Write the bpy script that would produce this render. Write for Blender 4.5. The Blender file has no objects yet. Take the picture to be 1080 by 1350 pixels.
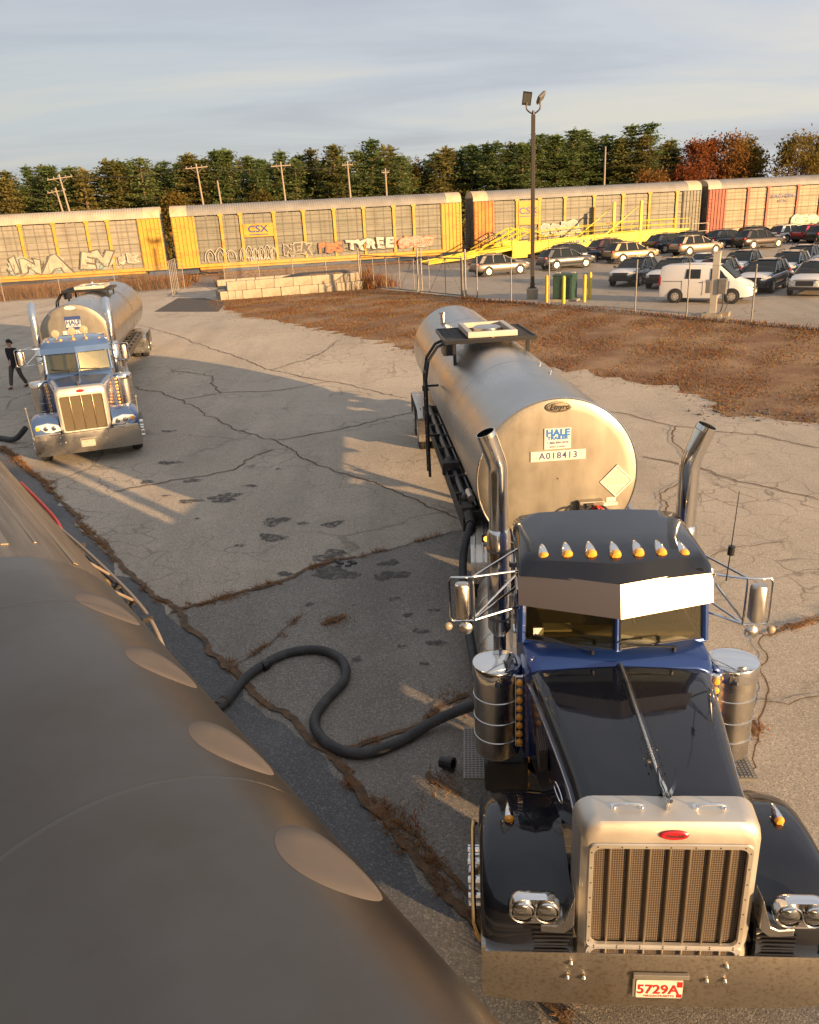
import bpy, math, random
import numpy as np
from mathutils import Vector, Matrix, Quaternion
from mathutils.geometry import delaunay_2d_cdt
R = math.radians; PI = math.pi
scene = bpy.context.scene
COL = scene.collection
random.seed(7); rng = np.random.default_rng(7)

# ------------------------------------------------------------------ camera
CAM_H, PITCH, ROLL, FPX, CY = 5.507, 0.36944, -0.05421, 1044.9, 692.54
cd = bpy.data.cameras.new('camera'); cam = bpy.data.objects.new('camera', cd); COL.objects.link(cam)
fw = Vector((0, math.cos(PITCH), -math.sin(PITCH))); r0 = Vector((1, 0, 0)); u0 = r0.cross(fw)
rr_ = r0*math.cos(ROLL)+u0*math.sin(ROLL); uu_ = -r0*math.sin(ROLL)+u0*math.cos(ROLL)
cam.matrix_world = Matrix(((rr_.x, uu_.x, -fw.x, 0), (rr_.y, uu_.y, -fw.y, 0), (rr_.z, uu_.z, -fw.z, CAM_H), (0, 0, 0, 1)))
cd.sensor_fit = 'HORIZONTAL'; cd.sensor_width = 36; cd.lens = 36*FPX/1080
cd.shift_y = (CY-675)/1080; cd.clip_start = 0.05; cd.clip_end = 3000
scene.camera = cam

# ------------------------------------------------------------------ sun and sky
SUN_EL, SUN_AZ = R(8.6), R(135)          # azimuth clockwise from +Y: low, behind and to the right of the camera
SUN_DIR = Vector((math.sin(SUN_AZ)*math.cos(SUN_EL), math.cos(SUN_AZ)*math.cos(SUN_EL), math.sin(SUN_EL)))
sl = bpy.data.lights.new('sun', 'SUN'); sl.energy = 5.0; sl.angle = R(0.6); sl.color = (1.0, 0.63, 0.31)
so = bpy.data.objects.new('sun', sl); COL.objects.link(so); so.rotation_euler = SUN_DIR.to_track_quat('Z', 'Y').to_euler()
so.location = SUN_DIR*80
world = bpy.data.worlds.new('World'); scene.world = world; world.use_nodes = True
nt = world.node_tree; N = nt.nodes; Lk = nt.links
bg = N['Background']; bg.inputs['Strength'].default_value = 0.1
sky = N.new('ShaderNodeTexSky'); sky.sky_type = 'NISHITA'; sky.sun_disc = False
sky.sun_elevation = SUN_EL; sky.sun_rotation = SUN_AZ; sky.altitude = 50; sky.dust_density = 2.0
tc = N.new('ShaderNodeTexCoord')
sep = N.new('ShaderNodeSeparateXYZ'); Lk.new(tc.outputs['Generated'], sep.inputs[0])
def wmath(op, a, b=None, clamp=False):
    m = N.new('ShaderNodeMath'); m.operation = op; m.use_clamp = clamp
    for i, s in enumerate((a, b)):
        if s is None: continue
        if isinstance(s, (int, float)): m.inputs[i].default_value = s
        else: Lk.new(s, m.inputs[i])
    return m.outputs[0]
zc = wmath('MAXIMUM', sep.outputs['Z'], 0.0); zd = wmath('ADD', zc, 0.10)
cx_ = wmath('DIVIDE', sep.outputs['X'], zd); cy_ = wmath('DIVIDE', sep.outputs['Y'], zd)
comb = N.new('ShaderNodeCombineXYZ'); Lk.new(cx_, comb.inputs[0]); Lk.new(wmath('MULTIPLY', cy_, 1.0), comb.inputs[1])
mp = N.new('ShaderNodeMapping'); mp.inputs['Rotation'].default_value = (0, 0, R(-14)); mp.inputs['Scale'].default_value = (0.5, 0.95, 1)
Lk.new(comb.outputs[0], mp.inputs[0])
n1 = N.new('ShaderNodeTexNoise'); n1.inputs['Scale'].default_value = 0.75; n1.inputs['Detail'].default_value = 7; n1.inputs['Roughness'].default_value = 0.55; n1.inputs['Distortion'].default_value = 0.5
Lk.new(mp.outputs[0], n1.inputs['Vector'])
n2 = N.new('ShaderNodeTexNoise'); n2.inputs['Scale'].default_value = 0.22; n2.inputs['Detail'].default_value = 3
Lk.new(mp.outputs[0], n2.inputs['Vector'])
cr = N.new('ShaderNodeValToRGB'); e = cr.color_ramp.elements
e[0].position = 0.36; e[0].color = (1.98, 2.02, 2.32, 1); e[1].position = 0.64; e[1].color = (3.0, 2.82, 2.6, 1)
el = cr.color_ramp.elements.new(0.5); el.color = (2.45, 2.5, 2.72, 1)
Lk.new(n1.outputs['Fac'], cr.inputs[0])
# the cloud deck is thinner and brighter overhead and where the low sun lights it
boost = wmath('ADD', wmath('MULTIPLY', zc, 0.25), 0.98)
east = wmath('ADD', wmath('MULTIPLY', sep.outputs['X'], 0.28), 1.0)
bm_ = N.new('ShaderNodeMix'); bm_.data_type = 'RGBA'; bm_.blend_type = 'MULTIPLY'; bm_.inputs[0].default_value = 1
Lk.new(cr.outputs[0], bm_.inputs[6]); vv = N.new('ShaderNodeCombineXYZ')
bb = wmath('MULTIPLY', boost, east)
for i in range(3): Lk.new(bb, vv.inputs[i])
Lk.new(vv.outputs[0], bm_.inputs[7])
mx = N.new('ShaderNodeMix'); mx.data_type = 'RGBA'
r2 = N.new('ShaderNodeMapRange'); r2.inputs[1].default_value = 0.35; r2.inputs[2].default_value = 0.6; r2.inputs[3].default_value = 0.93; r2.inputs[4].default_value = 0.78
Lk.new(n2.outputs['Fac'], r2.inputs[0]); Lk.new(r2.outputs[0], mx.inputs[0])
Lk.new(sky.outputs[0], mx.inputs[6]); Lk.new(bm_.outputs[2], mx.inputs[7]); Lk.new(mx.outputs[2], bg.inputs['Color'])
vs = scene.view_settings; vs.view_transform = 'Standard'; vs.look = 'None'; vs.exposure = 1.22; vs.gamma = 1; vs.use_curve_mapping = False
scene.cycles.max_bounces = 8; scene.cycles.transparent_max_bounces = 12

# ------------------------------------------------------------------ mesh helpers
class MB:
    """collects shapes and links them as one mesh object"""
    def __init__(s): s.v = []; s.f = []; s.mi = []; s.M = None
    def add(s, vs, fs, m=0):
        o = len(s.v)
        if s.M is not None: vs = [tuple(s.M @ Vector(p)) for p in vs]
        s.v += [tuple(p) for p in vs]; s.f += [tuple(i+o for i in f) for f in fs]; s.mi += [m]*len(fs)
    def box(s, x0, x1, y0, y1, z0, z1, m=0):
        s.add([(x, y, z) for z in (z0, z1) for y in (y0, y1) for x in (x0, x1)],
              [(0, 2, 3, 1), (4, 5, 7, 6), (0, 1, 5, 4), (2, 6, 7, 3), (0, 4, 6, 2), (1, 3, 7, 5)], m)
    def hexa(s, b, t, m=0):
        """b, t: four bottom and four top corners, both counter-clockwise from above"""
        s.add(list(b)+list(t), [(3, 2, 1, 0), (4, 5, 6, 7)]+[(i, (i+1) % 4, (i+1) % 4+4, i+4) for i in range(4)], m)
    def loft(s, loops, cap=True, closed=True, m=0):
        n = len(loops[0]); vs = [p for l in loops for p in l]; fs = []
        for k in range(len(loops)-1):
            for i in range(n if closed else n-1):
                j = (i+1) % n; fs.append((k*n+i, k*n+j, (k+1)*n+j, (k+1)*n+i))
        if cap: fs.append(tuple(range(n))[::-1]); fs.append(tuple((len(loops)-1)*n+i for i in range(n)))
        s.add(vs, fs, m)
    def tube(s, pts, r, n=10, cap=True, m=0):
        pts = [Vector(p) for p in pts]; k = len(pts)
        rs = r if isinstance(r, (list, tuple)) else [r]*k
        t0 = (pts[1]-pts[0]).normalized(); a = Vector((0, 0, 1)) if abs(t0.z) < .9 else Vector((1, 0, 0))
        nrm = t0.cross(a).normalized(); loops = []; prev = t0
        for i, p in enumerate(pts):
            t = ((pts[min(i+1, k-1)]-p).normalized() + (p-pts[max(i-1, 0)]).normalized())
            t = t.normalized() if t.length > 1e-6 else prev
            q = prev.rotation_difference(t); nrm = q @ nrm; prev = t; b = t.cross(nrm)
            loops.append([tuple(p+(nrm*math.cos(2*PI*j/n)+b*math.sin(2*PI*j/n))*rs[i]) for j in range(n)])
        s.loft(loops, cap, True, m)
    def lathe(s, prof, o=(0, 0, 0), ax=(0, 0, 1), n=24, cap=True, m=0):
        ax = Vector(ax).normalized(); a = Vector((0, 0, 1)) if abs(ax.z) < .9 else Vector((1, 0, 0))
        x = ax.cross(a).normalized(); y = ax.cross(x); o = Vector(o)
        s.loft([[tuple(o+ax*h+(x*math.cos(2*PI*j/n)+y*math.sin(2*PI*j/n))*r) for j in range(n)] for r, h in prof], cap, True, m)
    def cyl(s, p0, p1, r, n=16, m=0, r1=None):
        p0 = Vector(p0); p1 = Vector(p1); s.lathe([(r, 0), (r if r1 is None else r1, (p1-p0).length)], p0, p1-p0, n, True, m)
    def sph(s, c, rx, ry=None, rz=None, nu=14, nv=8, m=0):
        ry = rx if ry is None else ry; rz = rx if rz is None else rz
        s.loft([[(c[0]+rx*math.sin(PI*k/nv)*math.cos(2*PI*j/nu), c[1]+ry*math.sin(PI*k/nv)*math.sin(2*PI*j/nu), c[2]-rz*math.cos(PI*k/nv)) for j in range(nu)]
                for k in [0.06]+list(range(1, nv))+[nv-0.06]], True, True, m)
    def prism(s, poly, axis, a, b, m=0):
        """poly: 2D outline in the other two axes (order y,z / x,z / x,y)"""
        def P(p, t): return (t, p[0], p[1]) if axis == 0 else (p[0], t, p[1]) if axis == 1 else (p[0], p[1], t)
        s.loft([[P(p, a) for p in poly], [P(p, b) for p in poly]], True, True, m)
    def build(s, name, mat, parent=None, smooth=35, bevel=0, seg=2, loc=None):
        me = bpy.data.meshes.new(name); me.from_pydata(s.v, [], s.f); 
        mats = mat if isinstance(mat, (list, tuple)) else [mat]
        for q in mats: me.materials.append(q)
        if len(mats) > 1: me.polygons.foreach_set('material_index', s.mi)
        bpy_fix(me)
        if smooth: me.shade_smooth(); me.set_sharp_from_angle(angle=R(smooth))
        o = bpy.data.objects.new(name, me); COL.objects.link(o)
        if parent: o.parent = parent
        if loc: o.location = loc
        if bevel:
            b = o.modifiers.new('bevel', 'BEVEL'); b.width = bevel; b.segments = seg; b.limit_method = 'ANGLE'; b.angle_limit = R(40)
        return o
import bmesh
def bpy_fix(me):
    b = bmesh.new(); b.from_mesh(me); bmesh.ops.recalc_face_normals(b, faces=b.faces); b.to_mesh(me); b.free()
def mesh_np(name, v, f, mat, parent=None, mi=None, smooth=False):
    """numpy verts (n,3) and faces (k,3 or 4) to one object"""
    me = bpy.data.meshes.new(name); v = np.asarray(v, np.float32); f = np.asarray(f, np.int32); k = f.shape[1]
    me.vertices.add(len(v)); me.vertices.foreach_set('co', v.ravel()); me.loops.add(f.size); me.loops.foreach_set('vertex_index', f.ravel())
    me.polygons.add(len(f)); me.polygons.foreach_set('loop_start', np.arange(0, f.size, k, dtype=np.int32)); 
    for q in (mat if isinstance(mat, (list, tuple)) else [mat]): me.materials.append(q)
    if mi is not None: me.polygons.foreach_set('material_index', np.asarray(mi, np.int32))
    me.update(calc_edges=True); me.validate()
    if smooth: me.shade_smooth()
    o = bpy.data.objects.new(name, me); COL.objects.link(o)
    if parent: o.parent = parent
    return o
def tag(o, label=None, cat=None, group=None, kind=None):
    for k, q in (('label', label), ('category', cat), ('group', group), ('kind', kind)):
        if q: o[k] = q
    return o
def thing(name, label, cat, loc=(0, 0, 0), rz=0, group=None):
    o = bpy.data.objects.new(name, None); COL.objects.link(o); o.location = loc; o.rotation_euler = (0, 0, rz); o.empty_display_size = .2
    return tag(o, label, cat, group)
def dup(o, parent=None, loc=None, rz=None, label=None, group=None, mats=None, scale=None):
    c = o.copy(); COL.objects.link(c)
    if parent is not None: c.parent = parent
    if loc is not None: c.location = loc
    if rz is not None: c.rotation_euler = (0, 0, rz)
    if scale is not None: c.scale = scale
    if label: c['label'] = label
    if group: c['group'] = group
    for ch in o.children: dup(ch, c)
    return c
def rrect(cx, cy, hw, hh, r, n=5):
    out = []
    for qx, qy, a0 in ((1, 1, 0), (-1, 1, 90), (-1, -1, 180), (1, -1, 270)):
        for k in range(n+1):
            a = R(a0+90*k/n); out.append((cx+qx*(hw-r)+r*math.cos(a), cy+qy*(hh-r)+r*math.sin(a)))
    return out
def text(name, s, size, mat, parent, M, bold=0, ext=0.002, align='CENTER', sx=1.0, shear=0, space=1.0):
    """flat lettering: M maps text x,y,z into the parent's space"""
    c = bpy.data.curves.new(name, 'FONT'); c.body = s; c.size = size; c.align_x = align; c.align_y = 'CENTER'
    c.extrude = ext; c.offset = bold; c.shear = shear; c.resolution_u = 3; c.space_character = space
    t = bpy.data.objects.new(name, c); COL.objects.link(t); bpy.context.view_layer.update()
    me = bpy.data.meshes.new_from_object(t.evaluated_get(bpy.context.evaluated_depsgraph_get()))
    bpy.data.objects.remove(t); bpy.data.curves.remove(c)
    if sx != 1: me.transform(Matrix.Diagonal((sx, 1, 1, 1)))
    me.transform(M); me.materials.clear(); me.materials.append(mat)
    o = bpy.data.objects.new(name, me); COL.objects.link(o); o.parent = parent
    return o
def M_front(x, y, z):      # text facing -y, reading along +x
    return Matrix(((1, 0, 0, x), (0, 0, -1, y), (0, 1, 0, z), (0, 0, 0, 1)))
def ss(a, b, t):
    t = min(1, max(0, (t-a)/(b-a))); return t*t*(3-2*t)
_hy = [-400, 24, 41, 68, 76, 900]; _hz = [0, 0, .76, .85, 1.38, 1.38]
def gz(x, y):
    return max(float(np.interp(y, _hy, _hz)), .32*min(1, max(0, (2-x)/10))*ss(8, 18, y))

# ------------------------------------------------------------------ materials
def newmat(name):
    m = bpy.data.materials.new(name); m.use_nodes = True; t = m.node_tree
    return m, t, t.nodes['Principled BSDF']
def mat(name, col, rough=.5, metal=0, var=None, bump=None, coat=0, spec=None, rvar=None, coord='Object', em=None):
    """var=(scale, colour2, low, high, stretch) noise towards colour2; bump=(scale, strength); rvar=(scale, rough2)"""
    m, t, b = newmat(name); n = t.nodes; l = t.links
    b.inputs['Base Color'].default_value = (*col, 1); b.inputs['Roughness'].default_value = rough; b.inputs['Metallic'].default_value = metal
    if coat: b.inputs['Coat Weight'].default_value = coat; b.inputs['Coat Roughness'].default_value = .04
    if spec is not None: b.inputs['Specular IOR Level'].default_value = spec
    if em: b.inputs['Emission Color'].default_value = (*em[0], 1); b.inputs['Emission Strength'].default_value = em[1]
    tcn = n.new('ShaderNodeTexCoord')
    def noise(sc, det=5, st=None, rough_=.6):
        x = n.new('ShaderNodeTexNoise'); x.inputs['Scale'].default_value = sc; x.inputs['Detail'].default_value = det; x.inputs['Roughness'].default_value = rough_
        if st:
            mm = n.new('ShaderNodeMapping'); mm.inputs['Scale'].default_value = st; l.new(tcn.outputs[coord], mm.inputs[0]); l.new(mm.outputs[0], x.inputs['Vector'])
        else: l.new(tcn.outputs[coord], x.inputs['Vector'])
        return x.outputs['Fac']
    if var:
        sc, c2, lo, hi = var[:4]; f = noise(sc, 6, var[4] if len(var) > 4 else None)
        r = n.new('ShaderNodeMapRange'); r.inputs[1].default_value = lo; r.inputs[2].default_value = hi; l.new(f, r.inputs[0])
        x = n.new('ShaderNodeMix'); x.data_type = 'RGBA'; x.inputs[6].default_value = (*col, 1); x.inputs[7].default_value = (*c2, 1)
        l.new(r.outputs[0], x.inputs[0]); l.new(x.outputs[2], b.inputs['Base Color'])
    if rvar:
        f = noise(rvar[0], 5); r = n.new('ShaderNodeMapRange'); r.inputs[1].default_value = .35; r.inputs[2].default_value = .65
        r.inputs[3].default_value = rough; r.inputs[4].default_value = rvar[1]; l.new(f, r.inputs[0]); l.new(r.outputs[0], b.inputs['Roughness'])
    if bump:
        f = noise(bump[0], 4, bump[2] if len(bump) > 2 else None); q = n.new('ShaderNodeBump'); q.inputs['Strength'].default_value = bump[1]; q.inputs['Distance'].default_value = .02
        l.new(f, q.inputs['Height']); l.new(q.outputs[0], b.inputs['Normal'])
    return m
def ground_mat(name, c1, c2, c3, speck, big=.35, cracks=0, bump=.35):
    """weathered asphalt: blotches c1-c2, pale aggregate c3 speckle, fine crack net"""
    m, t, b = newmat(name); n = t.nodes; l = t.links; tcn = n.new('ShaderNodeTexCoord'); V = tcn.outputs['Object']
    def noise(sc, det=6, ro=.6):
        x = n.new('ShaderNodeTexNoise'); x.inputs['Scale'].default_value = sc; x.inputs['Detail'].default_value = det; x.inputs['Roughness'].default_value = ro; l.new(V, x.inputs['Vector']); return x.outputs['Fac']
    def tracks():
        mm = n.new('ShaderNodeMapping'); mm.inputs['Rotation'].default_value = (0, 0, R(28)); mm.inputs['Scale'].default_value = (.9, .07, 1); l.new(V, mm.inputs[0]); x = n.new('ShaderNodeTexNoise'); x.inputs['Scale'].default_value = 1; x.inputs['Detail'].default_value = 5; l.new(mm.outputs[0], x.inputs['Vector']); return x.outputs['Fac']
    def rng_(f, a, b_, c=0, d=1):
        x = n.new('ShaderNodeMapRange'); x.inputs[1].default_value = a; x.inputs[2].default_value = b_; x.inputs[3].default_value = c; x.inputs[4].default_value = d; l.new(f, x.inputs[0]); return x.outputs[0]
    def mix(f, a, c, mode='MIX'):
        x = n.new('ShaderNodeMix'); x.data_type = 'RGBA'; x.blend_type = mode
        for i, q in ((0, f), (6, a), (7, c)):
            if isinstance(q, (int, float)): x.inputs[i].default_value = q
            elif isinstance(q, tuple): x.inputs[i].default_value = (*q, 1)
            else: l.new(q, x.inputs[i])
        return x.outputs[2]
    col = mix(rng_(noise(big, 8, .62), .34, .66), c1, c2)
    vo = n.new('ShaderNodeTexVoronoi'); vo.inputs['Scale'].default_value = 58; l.new(V, vo.inputs['Vector'])
    sv = n.new('ShaderNodeSeparateColor'); l.new(vo.outputs['Color'], sv.inputs[0])
    col = mix(rng_(sv.outputs[0], .62, .98, 0, speck), col, c3)
    col = mix(rng_(sv.outputs[1], .7, 1, 0, speck*.8), col, tuple(q*.45 for q in c1))
    col = mix(rng_(noise(3.2, 5), .55, .8, 0, .35), col, tuple(q*.6 for q in c1)); col = mix(rng_(noise(150, 2, .8), .42, .7, 0, speck*.7), col, c3); col = mix(rng_(noise(55, 3, .75), .50, .66, 0, speck*.85), col, tuple(q*.3 for q in c1)); col = mix(rng_(tracks(), .5, .72, 0, .32), col, tuple(q*.62 for q in c1)); col = mix(rng_(noise(.9, 5), .56, .75, 0, .3), col, tuple(q*1.25 for q in c2))
    hgt = sv.outputs[0]
    if cracks:
        w = n.new('ShaderNodeTexNoise'); w.inputs['Scale'].default_value = 1.2; l.new(V, w.inputs['Vector'])
        ad = n.new('ShaderNodeMix'); ad.data_type = 'RGBA'; ad.inputs[0].default_value = .45; l.new(V, ad.inputs[6]); l.new(w.outputs['Color'], ad.inputs[7])
        cell = n.new('ShaderNodeTexVoronoi'); cell.feature = 'DISTANCE_TO_EDGE'; cell.inputs['Scale'].default_value = cracks; l.new(ad.outputs[2], cell.inputs['Vector'])
        f = rng_(cell.outputs['Distance'], .004, .02, 1, 0)
        msk = rng_(noise(.13, 3), .5, .62)
        mm = n.new('ShaderNodeMath'); mm.operation = 'MULTIPLY'; l.new(f, mm.inputs[0]); l.new(msk, mm.inputs[1])
        m2 = n.new('ShaderNodeMath'); m2.operation = 'MULTIPLY'; l.new(mm.outputs[0], m2.inputs[0]); m2.inputs[1].default_value = .55
        col = mix(m2.outputs[0], col, (.06, .048, .036))
        c2_ = n.new('ShaderNodeTexVoronoi'); c2_.feature = 'DISTANCE_TO_EDGE'; c2_.inputs['Scale'].default_value = cracks*4.2; l.new(ad.outputs[2], c2_.inputs['Vector'])
        f2 = rng_(c2_.outputs['Distance'], .006, .035, 1, 0); k2 = rng_(noise(.21, 4), .5, .6, 0, .5); m3 = n.new('ShaderNodeMath'); m3.operation = 'MULTIPLY'; l.new(f2, m3.inputs[0]); l.new(k2, m3.inputs[1]); col = mix(m3.outputs[0], col, (.06, .048, .036))
    l.new(col, b.inputs['Base Color']); b.inputs['Roughness'].default_value = .9; b.inputs['Specular IOR Level'].default_value = .25
    hm = n.new('ShaderNodeMath'); hm.operation = 'MULTIPLY_ADD'; l.new(hgt, hm.inputs[0]); hm.inputs[1].default_value = .35; l.new(noise(75, 3, .7), hm.inputs[2])
    q = n.new('ShaderNodeBump'); q.inputs['Strength'].default_value = bump; q.inputs['Distance'].default_value = .022; l.new(hm.outputs[0], q.inputs['Height']); l.new(q.outputs[0], b.inputs['Normal'])
    return m
MT = {}
MT['yard'] = ground_mat('yard_asphalt', (.375, .33, .265), (.54, .47, .375), (.68, .60, .49), .85, .22, .6, .9)
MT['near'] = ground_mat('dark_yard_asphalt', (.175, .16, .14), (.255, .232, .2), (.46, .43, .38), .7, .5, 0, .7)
MT['lot'] = ground_mat('lot_pavement', (.30, .26, .21), (.42, .365, .295), (.52, .46, .38), .35, .12, .3, .3)
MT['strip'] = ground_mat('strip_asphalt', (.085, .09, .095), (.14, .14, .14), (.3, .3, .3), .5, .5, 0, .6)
MT['patch'] = mat('fresh_asphalt', (.055, .05, .048), .9, var=(3, (.08, .072, .066), .35, .65), bump=(80, .4))
MT['stain'] = mat('oil_stain', (.055, .05, .045), .6, bump=(60, .4))
_t = MT['stain'].node_tree; _n = _t.nodes.new('ShaderNodeTexNoise'); _n.inputs['Scale'].default_value = 11; _n.inputs['Detail'].default_value = 6; _c = _t.nodes.new('ShaderNodeTexCoord'); _t.links.new(_c.outputs['Object'], _n.inputs['Vector'])
_r = _t.nodes.new('ShaderNodeMapRange'); _r.inputs[1].default_value = .36; _r.inputs[2].default_value = .6; _r.inputs[3].default_value = .12; _r.inputs[4].default_value = .82; _t.links.new(_n.outputs['Fac'], _r.inputs[0]); _t.links.new(_r.outputs[0], _t.nodes['Principled BSDF'].inputs['Alpha'])
MT['soil'] = mat('dry_field', (.165, .083, .036), .95, var=(.45, (.27, .17, .09), .42, .64), bump=(14, .8))
MT['weedsoil'] = mat('weedy_crack', (.17, .10, .052), .95, var=(7, (.085, .06, .04), .4, .6), bump=(40, .8))
MT['gravel'] = mat('rail_ballast', (.17, .145, .125), .95, var=(5, (.28, .25, .22), .4, .65), bump=(18, 1))
MT['forestfloor'] = mat('forest_floor', (.10, .075, .04), .95, var=(.2, (.16, .12, .06), .4, .6))
MT['chrome'] = mat('chrome', (.78, .76, .72), .07, 1, rvar=(6, .14))
MT['polish'] = mat('polished_aluminium', (.56, .53, .48), .24, 1, rvar=(4, .36), bump=(3, .02))
MT['brush'] = mat('brushed_steel', (.50, .485, .455), .27, 1, var=(1.1, (.45, .43, .40), .4, .65), rvar=(1.4, .33), bump=(9, .008, (9, .25, 9)))
MT['brushhead'] = mat('tank_head_steel', (.36, .33, .27), .44, 1, var=(3, (.28, .25, .20), .42, .66, (1, 1, .35)), rvar=(2.5, .52))
MT['bumper'] = mat('dusty_bumper_chrome', (.46, .415, .355), .44, 1, var=(38, (.27, .21, .145), .48, .76), rvar=(3, .48), bump=(140, .04))
MT['black'] = mat('black_paint', (.012, .012, .013), .35)
MT['rubber'] = mat('tyre_rubber', (.022, .021, .02), .8, bump=(30, .2))
MT['hose'] = mat('hose_rubber', (.03, .032, .034), .62, var=(6, (.06, .06, .058), .45, .75), bump=(60, .15))
MT['steel'] = mat('galvanised_steel', (.26, .245, .22), .55, .5, var=(5, (.2, .19, .17), .4, .65))
MT['darksteel'] = mat('dark_frame_steel', (.05, .046, .042), .6, .2, var=(4, (.1, .08, .06), .5, .7))
MT['amber'] = mat('amber_lens', (.85, .36, .04), .15, 0, coat=.5)
MT['red'] = mat('red_lens', (.45, .02, .015), .2, 0, coat=.5)
MT['lens'] = mat('headlamp_glass', (.34, .34, .33), .06, .9)
MT['white'] = mat('white_paint', (.74, .71, .66), .4, 0)
MT['ivory'] = mat('sign_white', (.62, .59, .51), .5, 0, var=(9, (.5, .46, .38), .5, .7))
MT['navy'] = mat('navy_print', (.02, .045, .16), .5)
MT['blueprint'] = mat('blue_print', (.02, .14, .42), .5)
MT['badge'] = mat('red_badge', (.38, .012, .02), .3, coat=.5)
MT['concrete'] = mat('block_concrete', (.36, .31, .23), .9, var=(2.2, (.27, .23, .165), .42, .62), bump=(25, .35))
MT['yellow'] = mat('yellow_paint', (.72, .46, .03), .5, var=(2, (.6, .36, .03), .45, .7))
MT['lime'] = mat('ramp_yellow', (.60, .47, .025), .5, var=(1.5, (.48, .36, .03), .45, .7))
MT['interior'] = mat('cab_interior', (.075, .065, .052), .7)
MT['mesh'] = None
def paint(name, col, rough=.22, spec=.5, metal=.35):
    m = mat(name, col, rough, metal, coat=1.0, spec=spec, rvar=(3, rough+.08)); return m
MT['truckblack'] = paint('black_truck_paint', (.006, .007, .011), .5, .1, metal=0)
MT['truckblue'] = paint('royal_blue_truck_paint', (.014, .045, .19), .3, metal=.5)
MT['trucknavy'] = paint('navy_truck_paint', (.006, .014, .07), .28, metal=.4)
MT['bluegrey'] = paint('steel_blue_truck_paint', (.07, .13, .27), .32, metal=.45)
def glassmat(name, tint, tr, rough=.02, body=(.02, .02, .02), lo=.10, hi=.8):
    """window glass: a tinted see-through pane with a mirror coat"""
    m, t, b = newmat(name); n = t.nodes; l = t.links; n.remove(b); out = n['Material Output']
    tr_ = n.new('ShaderNodeBsdfTransparent'); tr_.inputs[0].default_value = (*tint, 1)
    gl = n.new('ShaderNodeBsdfGlossy'); gl.inputs['Roughness'].default_value = rough; gl.inputs[0].default_value = (.9, .88, .8, 1)
    df = n.new('ShaderNodeBsdfDiffuse'); df.inputs[0].default_value = (*body, 1)
    mi = n.new('ShaderNodeMixShader'); mi.inputs[0].default_value = tr; l.new(df.outputs[0], mi.inputs[1]); l.new(tr_.outputs[0], mi.inputs[2])
    lw = n.new('ShaderNodeLayerWeight'); lw.inputs[0].default_value = .35
    mr = n.new('ShaderNodeMapRange'); mr.inputs[3].default_value = lo; mr.inputs[4].default_value = hi; l.new(lw.outputs['Fresnel'], mr.inputs[0])
    m2 = n.new('ShaderNodeMixShader'); l.new(mr.outputs[0], m2.inputs[0]); l.new(mi.outputs[0], m2.inputs[1]); l.new(gl.outputs[0], m2.inputs[2]); l.new(m2.outputs[0], out.inputs[0])
    return m
MT['glass'] = glassmat('windscreen_glass', (.84, .80, .58), .97, .03, (.10, .095, .05), .09, .8)  # olive tint and body colour imitate reflected field and trees
MT['carglass'] = glassmat('car_glass', (.2, .22, .22), .3, .03, (.016, .018, .018), .035, .5)
def meshmat(name, col, col2, scale):
    """woven wire: fine grid in the material of the screen"""
    m, t, b = newmat(name); n = t.nodes; l = t.links; tcn = n.new('ShaderNodeTexCoord')
    outs = []
    for ax in ('X', 'Z'):
        w = n.new('ShaderNodeTexWave'); w.bands_direction = ax; w.inputs['Scale'].default_value = scale; l.new(tcn.outputs['Object'], w.inputs['Vector']); outs.append(w.outputs['Fac'])
    mx_ = n.new('ShaderNodeMath'); mx_.operation = 'MAXIMUM'; l.new(outs[0], mx_.inputs[0]); l.new(outs[1], mx_.inputs[1])
    r = n.new('ShaderNodeMapRange'); r.inputs[1].default_value = .55; r.inputs[2].default_value = .95; l.new(mx_.outputs[0], r.inputs[0])
    x = n.new('ShaderNodeMix'); x.data_type = 'RGBA'; x.inputs[6].default_value = (*col2, 1); x.inputs[7].default_value = (*col, 1); l.new(r.outputs[0], x.inputs[0]); l.new(x.outputs[2], b.inputs['Base Color'])
    b.inputs['Metallic'].default_value = .5; b.inputs['Roughness'].default_value = .5
    q = n.new('ShaderNodeBump'); q.inputs['Strength'].default_value = .8; q.inputs['Distance'].default_value = .004; l.new(r.outputs[0], q.inputs['Height']); l.new(q.outputs[0], b.inputs['Normal'])
    return m
MT['mesh'] = meshmat('grille_screen', (.19, .145, .105), (.03, .022, .016), 21)
MT['meshgold'] = meshmat('grille_screen_bright', (.17, .135, .08), (.035, .028, .018), 15)
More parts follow.
